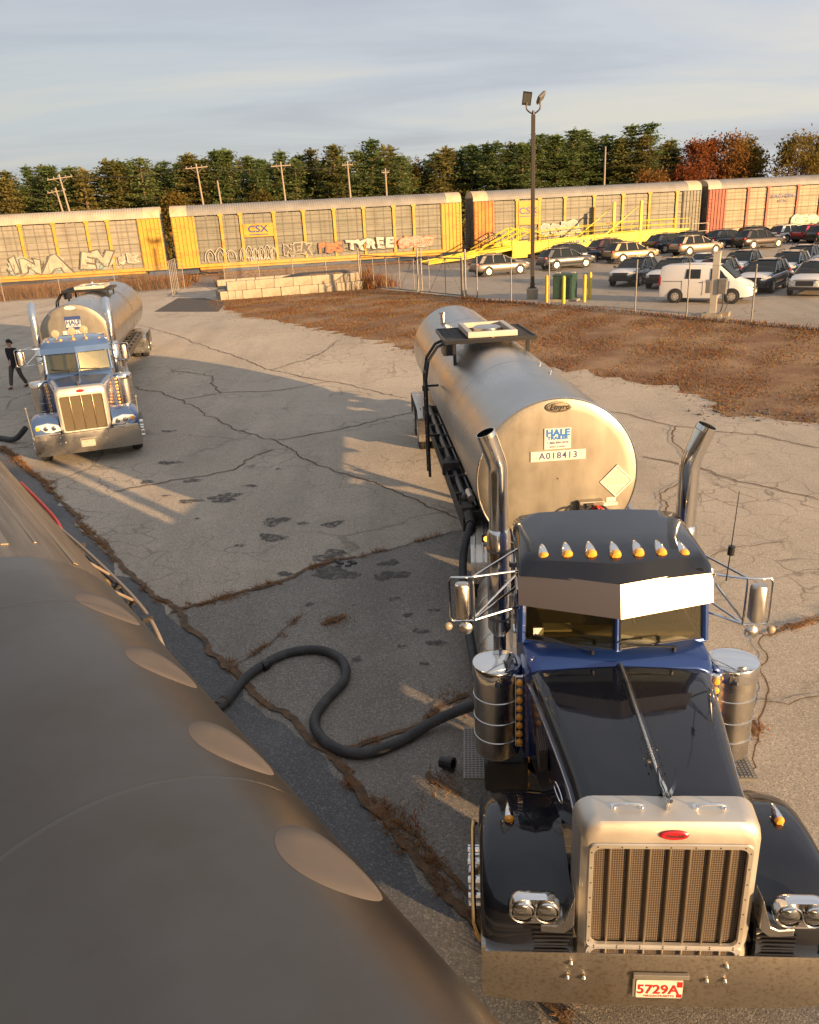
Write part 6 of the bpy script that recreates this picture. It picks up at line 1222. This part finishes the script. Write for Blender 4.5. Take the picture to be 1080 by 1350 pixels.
def van():
    x, y, hd = 15.8, 41.77, -.56
    t = thing('parked_van', 'small white panel van parked nearest the chain link fence', 'van', (x, y, gz(x, y)+.004), hd)
    # stations: x, half width, sill, belt, roof half width, roof z
    st = [(-2.22, .72, .42, 1.0, .62, 1.5), (-2.16, .83, .30, 1.05, .70, 1.76), (-1.9, .86, .26, 1.06, .73, 1.85), (-.6, .865, .24, 1.06, .74, 1.88), (.3, .865, .24, 1.05, .73, 1.86), (.72, .86, .24, 1.04, .70, 1.78)]
    m = MB()
    def ring(xx, w, zl, zb, wr_, zr): return [(xx, -w*.95, zl), (xx, -w, zl+.25), (xx, -w, zb), (xx, -(w*.3+wr_*.7), zb+(zr-zb)*.75), (xx, -wr_*.9, zr-.03), (xx, -wr_*.6, zr), (xx, wr_*.6, zr), (xx, wr_*.9, zr-.03), (xx, (w*.3+wr_*.7), zb+(zr-zb)*.75), (xx, w, zb), (xx, w, zl+.25), (xx, w*.95, zl)]
    m.loft([ring(*q) for q in st]+[ring(1.55, .855, .25, 1.0, .74, 1.12), ring(1.95, .82, .28, .86, .74, .98), ring(2.2, .72, .32, .7, .66, .82), ring(2.32, .55, .36, .55, .5, .66)]); m.build('body', MT['vanwhite'], t, 35)
    w = MB(); w.hexa([(1.48, -.70, 1.14), (1.48, .70, 1.14), (1.46, .70, 1.12), (1.46, -.70, 1.12)], [(.74, -.60, 1.795), (.74, .60, 1.795), (.70, .60, 1.78), (.70, -.60, 1.78)])
    w.v = [(a+.03, b, c+.035) for a, b, c in w.v]; w.build('windscreen', MT['carglass'], t, 0)
    for s in (-1, 1):
        w = MB(); w.loft([[(a, s*(.868-(z-1.06)*.155)+s*.004, z) for a, z in ((.30, 1.12), (1.18, 1.10), (.72, 1.62), (.30, 1.66))], [(a, s*(.868-(z-1.06)*.155)+s*.012, z) for a, z in ((.30, 1.12), (1.18, 1.10), (.72, 1.62), (.30, 1.66))]]); w.build('door_window', MT['carglass'], t, 0)
        if s < 0: w = MB(); w.loft([[(a, s*(.868-(z-1.06)*.155)+s*e, z) for a, z in ((-.92, 1.18), (-.18, 1.18), (-.18, 1.62), (-.88, 1.64))] for e in (.004, .014)]); w.build('side_window', MT['carglass'], t, 0)
        g = MB()
        for xx in (-1.06, -.04, 1.22): g.box(xx-.008, xx+.008, min(s*.85, s*.872), max(s*.85, s*.872), .4, 1.08)
        g.box(-2.0, -1.06, min(s*.86, s*.875), max(s*.86, s*.875), 1.05, 1.075); g.build('door_gaps', MT['cladding'], t, 0)
        for xx in (-1.36, 1.37):
            a = MB(); a.lathe([(.39, 0), (.39, .012), (.3, .014), (.02, .014)], (xx, s*.858, .33), (0, s, 0), 22); a.build('wheel_arch', MT['cladding'], t)
            wl = MB(); wl.lathe([(.2, .02), (.27, .03), (.315, .0), (.315, -.17), (.2, -.2)], (xx, s*.865, .315), (0, s, 0), 22); wl = wl.build('wheel', MT['rubber'], t, 40); q = MB(); q.lathe([(.205, .0), (.19, .02), (.04, .03), (.005, .03)], (xx, s*.867, .315), (0, s, 0), 20); q.build('rim', MT['steelpale'], wl)
            q = MB()
            for k in range(7): a0 = 2*PI*k/7; q.cyl((xx+.135*math.cos(a0), s*.885, .315+.135*math.sin(a0)), (xx+.135*math.cos(a0), s*.897, .315+.135*math.sin(a0)), .028, 8)
            q.build('rim_holes', MT['cladding'], wl)
        h = MB(); h.loft([[(1.75, s*.83, .80), (1.75, s*.82, .93), (1.9, s*.75, .97), (2.0, s*.7, .84)], [(2.2, s*.70, .68), (2.2, s*.70, .80), (2.26, s*.5, .80), (2.28, s*.5, .70)]]); h.build('headlight', MT['hlamp'], t, 0)
        h = MB(); h.box(.98, 1.12, min(s*.9, s*1.08), max(s*.9, s*1.08), 1.08, 1.27); h.build('door_mirror', MT['cladding'], t, 0, .03)
        h = MB(); h.box(-2.24, -2.12, min(s*.7, s*.84), max(s*.7, s*.84), .85, 1.3); h.build('tail_light', MT['tail'], t, 0, .02)
    g = MB(); g.box(2.24, 2.325, -.45, .45, .60, .74); g.box(2.3, 2.35, -.5, .5, .36, .42); g.build('grille', MT['cladding'], t, 0, .01)
    p = MB(); p.box(2.32, 2.36, -.15, .15, .46, .56); p.build('number_plate', MT['ivory'], t, 0)
    for xx in (-.2, .36): h = MB(); h.box(xx, xx+.14, -.885, -.86, .98, 1.01); h.build('door_handle', MT['cladding'], t, 0)
MT['vanwhite'] = mat('white_van_paint', (.80, .775, .73), .35, 0, coat=.6)
van()

# ------------------------------------------------------------------ utility poles
def utility_pole(x, y, ztop, arms, label, lean=0):
    z = gz(x, y); H_ = ztop-z; t = thing('utility_pole', label, 'utility pole', (x, y, z), 0, 'utility poles in front of the trees'); t.rotation_euler = (0, lean, .15)
    m = MB(); m.lathe([(.15, -.3), (.13, H_*.5), (.09, H_)], (0, 0, 0), (0, 0, 1), 12); m.build('pole', MT['wood'], t)
    if arms:
        m = MB(); m.box(-1.2*arms, 1.2*arms, -.07, .07, H_-.50, H_-.39); m.tube([(-.7*arms, .08, H_-.45), (0, .1, H_-1.1)], .02, 5); m.tube([(.7*arms, .08, H_-.45), (0, .1, H_-1.1)], .02, 5); a = m.build('crossarm', MT['wood'], t, 0)
        m = MB()
        for k in (-1, -.5, .5, 1): m.lathe([(.03, 0), (.06, .05), (.05, .14), (.02, .2)], (k*1.1*arms, 0, H_-.38), (0, 0, 1), 8)
        m.build('insulators', MT['lampgrey'], a)
    return t
MT['wood'] = mat('weathered_pole_wood', (.27, .225, .17), .9, var=(2, (.3, .24, .18), .4, .65, (3, 3, .4)))
up = [(-38.7, 105, 12.6, 1.25, 'pale leaning utility pole with a wide crossarm, leftmost', -.10), (-39.6, 105.6, 11.2, .9, 'thinner utility pole standing close against the leftmost pale pole', -.12), (-22.7, 105, 12.9, 1.1, 'utility pole with crossarm rising behind the left end of the second railcar', -.05), (-20.6, 105, 10.9, 0, 'short pole without crossarm right of the crossarm pole', -.04),
 (-12.8, 105, 12.6, 1.0, 'utility pole with crossarm above the middle of the second railcar', -.03), (-4.9, 105, 12.3, .55, 'pale pole with a short crossarm above the ramp end of the second railcar', -.02), (-.6, 106, 11.3, .4, 'short pale pole near the right end of the second railcar', 0), (26.3, 106, 12.4, 0, 'bare pole standing behind the railcar right of the light pole', 0)]
for a in up: utility_pole(*a)
m = MB()
for (xa, ya, za, *_), (xb, yb, zb, *_) in ((up[0], up[2]), (up[2], up[4]), (up[4], up[5])):
    for o_ in (-1, 1): m.tube([(xa+(xb-xa)*u+o_*.9, ya+(yb-ya)*u, za-.2+(zb-za)*u-2.0*4*u*(1-u)*.35) for u in np.linspace(0, 1, 12)], .018, 5)
tag(m.build('power_line', MT['darksteel']), 'thin power lines strung between the utility poles', 'power line')

# ------------------------------------------------------------------ trees
def leafmat(name, c1, c2, tr=.45):
    m, t, b = newmat(name); n = t.nodes; l = t.links; oi = n.new('ShaderNodeObjectInfo'); ge = n.new('ShaderNodeTexCoord'); no = n.new('ShaderNodeTexNoise'); no.inputs['Scale'].default_value = .45; l.new(ge.outputs['Object'], no.inputs['Vector'])
    ad = n.new('ShaderNodeMath'); ad.operation = 'MULTIPLY_ADD'; l.new(oi.outputs['Random'], ad.inputs[0]); ad.inputs[1].default_value = .55; l.new(no.outputs['Fac'], ad.inputs[2])
    r = n.new('ShaderNodeMapRange'); r.inputs[1].default_value = .4; r.inputs[2].default_value = 1.05; l.new(ad.outputs[0], r.inputs[0])
    x = n.new('ShaderNodeMix'); x.data_type = 'RGBA'; x.inputs[6].default_value = (*c1, 1); x.inputs[7].default_value = (*c2, 1); l.new(r.outputs[0], x.inputs[0]); l.new(x.outputs[2], b.inputs['Base Color']); b.inputs['Roughness'].default_value = .75; b.inputs['Specular IOR Level'].default_value = .2
    tl = n.new('ShaderNodeBsdfTranslucent'); l.new(x.outputs[2], tl.inputs[0]); ms = n.new('ShaderNodeMixShader'); ms.inputs[0].default_value = tr; l.new(b.outputs[0], ms.inputs[1]); l.new(tl.outputs[0], ms.inputs[2]); l.new(ms.outputs[0], n['Material Output'].inputs[0])
    return m
MT['pine'] = leafmat('pine_needles', (.115, .175, .058), (.21, .25, .085)); MT['pinewarm'] = leafmat('olive_pine_needles', (.15, .165, .05), (.26, .22, .065)); MT['lred'] = leafmat('red_leaves', (.13, .03, .015), (.22, .075, .022)); MT['lolive'] = leafmat('olive_leaves', (.085, .08, .018), (.19, .13, .025)); MT['lorange'] = leafmat('orange_leaves', (.19, .085, .022), (.27, .14, .035)); MT['bark'] = mat('tree_bark', (.15, .105, .07), .9, var=(3, (.09, .06, .04), .4, .65))
def leaf_quads(c, size, n, g, flat=.5, spread=(1, 1, .5)):
    """n small leaf sprays scattered round c"""
    ctr = c+g.normal(0, 1, (n, 3))*np.array(spread); nrm = g.normal(0, 1, (n, 3)); nrm[:, 2] = np.abs(nrm[:, 2])+flat; nrm /= np.linalg.norm(nrm, axis=1)[:, None]
    a = np.cross(nrm, g.normal(0, 1, (n, 3))); a /= np.linalg.norm(a, axis=1)[:, None]; b = np.cross(nrm, a); s = size*g.uniform(.55, 1.25, (n, 1)); a = a*s; b = b*s*g.uniform(.3, .7, (n, 1))
    return np.stack([ctr-a, ctr-b*.9+a*.1, ctr+a, ctr+b], 1).reshape(-1, 3)
def crown_mesh(name, V, mat_):
    f = np.arange(len(V), dtype=np.int32).reshape(-1, 4); o = mesh_np(name, V, f, mat_); return o
def make_pine(seed, H_, mat_, low=.25, rad=3.2):
    g = np.random.default_rng(seed); t = thing('pine_tree', '', 'tree'); m = MB(); bx, by = g.normal(0, .15, 2)
    m.tube([(0, 0, -.5), (bx, by, H_*.4), (bx*1.5, by*.6, H_*.75), (bx*1.2, by, H_*.98)], [.26, .2, .12, .03], 8); V = []
    nl = int(H_*1.6)
    for k in range(nl):
        u = low+(1-low)*k/nl; z = H_*u; env = (1-u**1.7)**.75*(.55+.5*min(1, (u-low+.08)*3.0))*(.85+.28*math.sin(u*8+seed)+.22*math.sin(u*21+seed*2)); rr = max(.35, rad*env)
        for q in range(int(g.integers(4, 7))):
            a = g.uniform(0, 2*PI); r_ = rr*g.uniform(.3, 1.0)**.8*(1.0 if g.uniform() < .8 else 1.45); e = np.array([bx+r_*math.cos(a), by+r_*math.sin(a), z+r_*g.uniform(.0, .35)])
            if r_ > .9: m.tube([(bx, by, z-.1), tuple(np.array([bx, by, z])*.4+e*.6-np.array([0, 0, .12])), tuple(e)], [.05, .035, .015], 4, False)
            for f in np.linspace(.45, 1.0, max(2, int(r_*1.7))):
                c = np.array([bx, by, z])*(1-f)+e*f; V.append(leaf_quads(c, .24, 15, g, 1.4, (.42, .42, .10)))
    for k in range(6): V.append(leaf_quads(np.array([bx*1.2, by, H_*(.93+.012*k)]), .24, 6, g, .2, (.14, .14, .16)))
    m.build('trunk', MT['bark'], t, 0); c = crown_mesh('crown', np.concatenate(V), mat_); c.parent = t
    return t
def make_leafy(seed, H_, mat_, rad, bare=False):
    g = np.random.default_rng(seed); t = thing('autumn_tree', '', 'tree'); m = MB(); m.tube([(0, 0, -.5), (.1, .05, H_*.3), (.0, .1, H_*.6)], [.24, .18, .1], 8); V = []
    for k in range(46 if not bare else 60):
        a = g.uniform(0, 2*PI); u = g.uniform(.0, 1)**.7; zz = H_*(.22+.78*u); rr = rad*math.sqrt(max(.02, 1-((u-.42)/.62)**2))*g.uniform(.35, 1.0); e = np.array([rr*math.cos(a), rr*math.sin(a), min(zz, H_)])
        m.tube([(0, .05, max(H_*.18, zz*.55)), tuple(e*.6+np.array([0, 0, zz*.28])), tuple(e)], [.07, .04, .012], 4, False)
        if bare:
            for q in range(3): d = g.normal(0, .5, 3); m.tube([tuple(e*.85+np.array([0, 0, zz*.1])), tuple(e+d+np.array([0, 0, .5]))], [.02, .006], 3, False)
        V.append(leaf_quads(e, .24, 85 if not bare else 5, g, .2, (.62, .62, .5)))
    m.build('trunk', MT['bark'], t, 0); c = crown_mesh('crown', np.concatenate(V), mat_); c.parent = t
    return t
def top_at(x):      # skyline height of the far wood against x at y=130
    return float(np.interp(x, [-70, -58, -51, -41, -29, -17, -8, -1, 3, 5, 8, 19, 26, 39, 43], [13.8, 14.9, 15.9, 16.2, 16.2, 16.0, 15.9, 16.1, 14.0, 14.6, 15.9, 16.0, 16.2, 16.4, 14.4]))
protos = [make_pine(100+k, H_, MT['pine'] if k not in (2, 5) else MT['pinewarm'], low, rad) for k, (H_, low, rad) in enumerate(((15.5, .22, 3.2), (15.5, .15, 3.6), (14.5, .25, 2.7), (15.5, .3, 3.3), (15.5, .1, 2.7), (13, .08, 3.0)))]
g = random.Random(21); used = set(); pos = []
x = -72.0
while x < 43:
    pos.append((x+g.uniform(-.7, .7), 128+g.uniform(-3, 4), 1)); x += g.uniform(.95, 1.7)
x = -76.0
while x < 46: pos.append((x, 138+g.uniform(-3, 4), .97)); x += g.uniform(.9, 1.7)
seg = [(-45, 'behind the left railcar'), (-20, 'above the second railcar'), (3, 'above the ramp end of the second railcar'), (24, 'behind the light pole'), (99, 'right of the light pole')]
kind_l = ['dense green pine', 'broad green pine', 'slender olive pine', 'high crowned pine', 'narrow low branched pine', 'low olive pine']
for x, y, f in pos:
    if f == 1 and 3.2 < x < 5.2: continue
    k = g.choice([0, 1, 2, 3, 3, 4, 0, 5, 1] if x > -55 else [5, 2, 5, 0]); p = protos[k]; H0 = (15.5, 15.5, 14.5, 15.5, 15.5, 13)[k]
    hgt = (top_at(x)-1.38)*g.uniform(.88, 1.02)*f; s = hgt/H0; w = next(l for lim, l in seg if x < lim); lab = '%s, %s row, %s' % (kind_l[k], 'front' if f == 1 else 'back', w); grp = '%ss in the %s row %s' % (kind_l[k].split(' with')[0], 'front' if f == 1 else 'back', w)
    loc = (x, y, 1.38); rz = g.uniform(0, 6.28); sc = (s*g.uniform(1.0, 1.45), s*g.uniform(1.0, 1.45), s)
    if k not in used: used.add(k); o = p; o.location = loc; o.rotation_euler = (0, 0, rz); o.scale = sc; o['label'] = lab; o['group'] = grp
    else: dup(p, None, loc, rz, lab, grp, scale=sc)
for x, y, H_, mt, rad, lab in ((44.6, 126, 11.9, 'lred', 2.5, 'deep red autumn tree beside the last pines'), (47.2, 128, 12.2, 'lred', 2.2, 'bright red autumn tree, second of the red pair'), (50.0, 127, 12.4, 'lorange', 2.6, 'orange and olive autumn tree right of the red trees'), (52.6, 129, 12.4, 'lolive', 2.5, 'olive autumn tree right of the orange tree'), (54.3, 130, 11.0, 'lolive', 2.3, 'plain olive tree between the orange tree and the round tree'), (55.6, 133, 10.4, 'lorange', 2.2, 'low thin orange tree in the gap left of the round olive tree'), (58.6, 124, 11.9, 'lolive', 3.7, 'big round olive green tree near the right edge'), (62.3, 127, 11.5, 'lolive', 2.6, 'yellowing olive tree right of the big round tree'), (4.3, 132, 11.5, 'lolive', 2.0, 'low olive tree in the gap between the pines'), (41.5, 122, 8.4, 'lred', 2.6, 'low dark red shrub tree under the last pines'), (-66.5, 120, 12.5, 'lolive', 3.6, 'yellow olive leafy tree at the left edge of the wood'), (-60, 121, 11.8, 'lorange', 3.0, 'rusty leafy tree near the left edge of the wood'), (36.2, 119, 8.2, 'lorange', 2.2, 'small orange tree below the tall pines right of the bare pole'), (-18.5, 121, 8.2, 'lolive', 1.9, 'small olive tree among trunks above the second railcar'), (-30.5, 121, 8.6, 'lolive', 1.3, 'small thin olive tree among the trunks left of the crossarm pole')):
    t = make_leafy(int(x*10)+900, H_, MT[mt], rad); t.location = (x, y, 1.38); t['label'] = lab
for k, (x, y, H_) in enumerate(((67.0, 128, 13.6), (70, 130, 13.0), (64.6, 131, 12.6))):
    t = make_leafy(1500+k, H_, MT['lorange'], 2.4, True); t.location = (x, y, 1.38); t.name = 'bare_tree'; t['label'] = ('tall nearly bare tree at the right edge', 'nearly bare tree farthest right', 'nearly bare tree just right of the yellowing olive tree')[k]
# brush at the foot of the wood: nobody could count it
V = []; gg = np.random.default_rng(5)
for k in range(760):
    x = gg.uniform(-78, 74); y = gg.uniform(112, 126); V.append(leaf_quads(np.array([x, y, 1.4+gg.uniform(.3, 4.2)]), .34, 22, gg, .1, (.9, .9, .7)))
V = np.concatenate(V); mi = np.repeat(gg.integers(0, 3, len(V)//88+1), 22)[:len(V)//4]
o = mesh_np('undergrowth', V, np.arange(len(V)).reshape(-1, 4), [MT['lolive'], MT['lorange'], MT['pinewarm']], None, mi); tag(o, 'low mixed brush along the foot of the wood', 'undergrowth', kind='stuff')

# ------------------------------------------------------------------ grass and weeds
MT['straw'] = leafmat('straw_blades', (.17, .10, .042), (.31, .2, .085), .3); MT['rustgrass'] = leafmat('rusty_blades', (.18, .065, .025), (.28, .115, .04), .3); MT['greengrass'] = leafmat('green_grass_blades', (.10, .11, .03), (.2, .16, .05), .3)
def blades(P, h, w, g, lean=.5):
    """one triangle per blade; P (n,3) roots"""
    n = len(P); a = g.uniform(0, 2*PI, n); d = np.stack([np.cos(a), np.sin(a), 0*a], 1)*w[:, None]; b = g.uniform(0, 2*PI, n); tip = P+np.stack([np.cos(b)*h*lean, np.sin(b)*h*lean, h], 1)
    return np.stack([P-d, P+d, tip], 1).reshape(-1, 3)
def scatter_grass():
    g = np.random.default_rng(9); pts = []
    xs = g.uniform(-14, 27, 260000); ys = g.uniform(19, 62, 260000)
    n = np.sin(xs*.9+ys*.35)*np.cos(ys*.7-xs*.2)+.6*np.sin(xs*2.3-ys*1.7)+g.normal(0, .55, len(xs))
    for x, y, q in zip(xs, ys, n):
        if q > -.35 and pip(x, y, grass_poly): pts.append((x, y, gz(x, y), q))
    for x, y in grass_front[6:-30]:
        for _ in range(14): a = g.normal(x, .35); b = g.normal(y, .35); pts.append((a, b, gz(a, b), 0.))
    P = np.array(pts); h = g.uniform(.02, .07, len(P))*(1+.3*P[:, 3]); V = blades(P[:, :3], h, g.uniform(.012, .03, len(P)), g, .8); mi = np.where(g.uniform(0, 1, len(P))+.25*P[:, 3] > .75, 1, 0); mi[g.uniform(0, 1, len(P)) < .07] = 2
    o = mesh_np('dry_grass', V, np.arange(len(V)).reshape(-1, 3), [MT['straw'], MT['rustgrass'], MT['greengrass']], None, mi); tag(o, 'dry orange brown grass covering the field between yard and fence', 'grass', kind='stuff')
    # crumbled asphalt along the right end of the field edge
    m = MB(); gr = random.Random(31)
    for k in range(420):
        u = gr.uniform(0, 1); i = int(u*60); x, y = grass_front[len(grass_front)-62+i if len(grass_front) > 64 else i]; x += gr.gauss(.1, .35); y += gr.gauss(.25, .35); q = gr.uniform(.03, .12); a = gr.uniform(0, 6.28); z = gz(x, y)
        m.add([(x+q*math.cos(a+t*1.57)*gr.uniform(.6, 1.2), y+q*math.sin(a+t*1.57)*gr.uniform(.6, 1.2), z-.01) for t in range(4)]+[(x, y, z+q*.45)], [(0, 1, 4), (1, 2, 4), (2, 3, 4), (3, 0, 4)])
    tag(m.build('asphalt_rubble', MT['patch'], None, 0), 'crumbled dark asphalt pieces along the edge of the dry grass', 'rubble', kind='stuff')
    # weeds in the seams of the yard
    R_ = []
    for p, w in weedlines:
        q = jag(p, .05, .02, int(w*999))
        for x, y in q:
            if math.sin(x*5.1+y*3.3)+.8*math.sin(x*13+y*7)+g.normal(0, .6) > .1:
                tx, ty = x+g.normal(0, w*.5), y+g.normal(0, w*.5)
                for _ in range(int(26*(.4+w*9))): R_.append((tx+g.normal(0, .035), ty+g.normal(0, .035), 0))
    for x, y, s in ((-1.15, 10.45, .12), (3.69, 7.35, .08), (.22, 6.7, .13), (-.2, 6.2, .12), (.45, 8.25, .16), (-2.9, 11.4, .1)): R_ += [(g.normal(x, s), g.normal(y, s), 0) for _ in range(160)]
    P = np.array(R_); P[:, 2] = [gz(a, b) for a, b in P[:, :2]]; V = blades(P, g.uniform(.02, .085, len(P)), g.uniform(.003, .008, len(P)), g, 1.2)
    o = mesh_np('seam_weeds', V, np.arange(len(V)).reshape(-1, 3), [MT['rustgrass'], MT['straw']], None, (g.uniform(0, 1, len(P)) > .6).astype(int)); tag(o, 'dried brown weeds growing in the asphalt seams', 'weeds', kind='stuff')
    # tall dry weeds by the track fence
    R_ = []
    for _ in range(9000):
        u = g.uniform(0, 1)**.8; x = -46+u*28+g.normal(0, .5); y = 66.5+(x+46)*.16+g.uniform(-1.0, 3.2); R_.append((x, y, gz(x, y)))
    for _ in range(2500): x = g.uniform(-15, -2); R_.append((x, 69.2+.15*(x+14)+g.uniform(-.6, 1.6), gz(x, 70)))
    for _ in range(1200): R_.append((g.normal(-1.6, .6), g.normal(62.0, .8), gz(-1, 62)))
    for _ in range(2500):
        k = g.integers(0, 9); a = [(3.97, 50.6), (4.73, 48.4), (6.41, 46.1), (8.07, 43.6), (11.46, 39.3), (13.2, 37.1), (15.34, 35.1), (17.18, 32.8), (19.2, 30.6), (21.3, 28.4)]; u = g.uniform(); x = a[k][0]*(1-u)+a[k+1][0]*u+g.normal(0, .25); y = a[k][1]*(1-u)+a[k+1][1]*u+g.normal(0, .25); R_.append((x, y, gz(x, y)))
    P = np.array(R_); P[:, 2] -= .02; hh = g.uniform(.3, 1.15, len(P)); hh[-2500:] *= .16; V = blades(P, hh, g.uniform(.02, .045, len(P)), g, .35)
    o = mesh_np('tall_weeds', V, np.arange(len(V)).reshape(-1, 3), [MT['straw'], MT['rustgrass']], None, (g.uniform(0, 1, len(P)) > .45).astype(int)); tag(o, 'tall rusty weeds along the track and the fence lines', 'weeds', kind='stuff')
    # a few stones and leaves on the asphalt
scatter_grass()
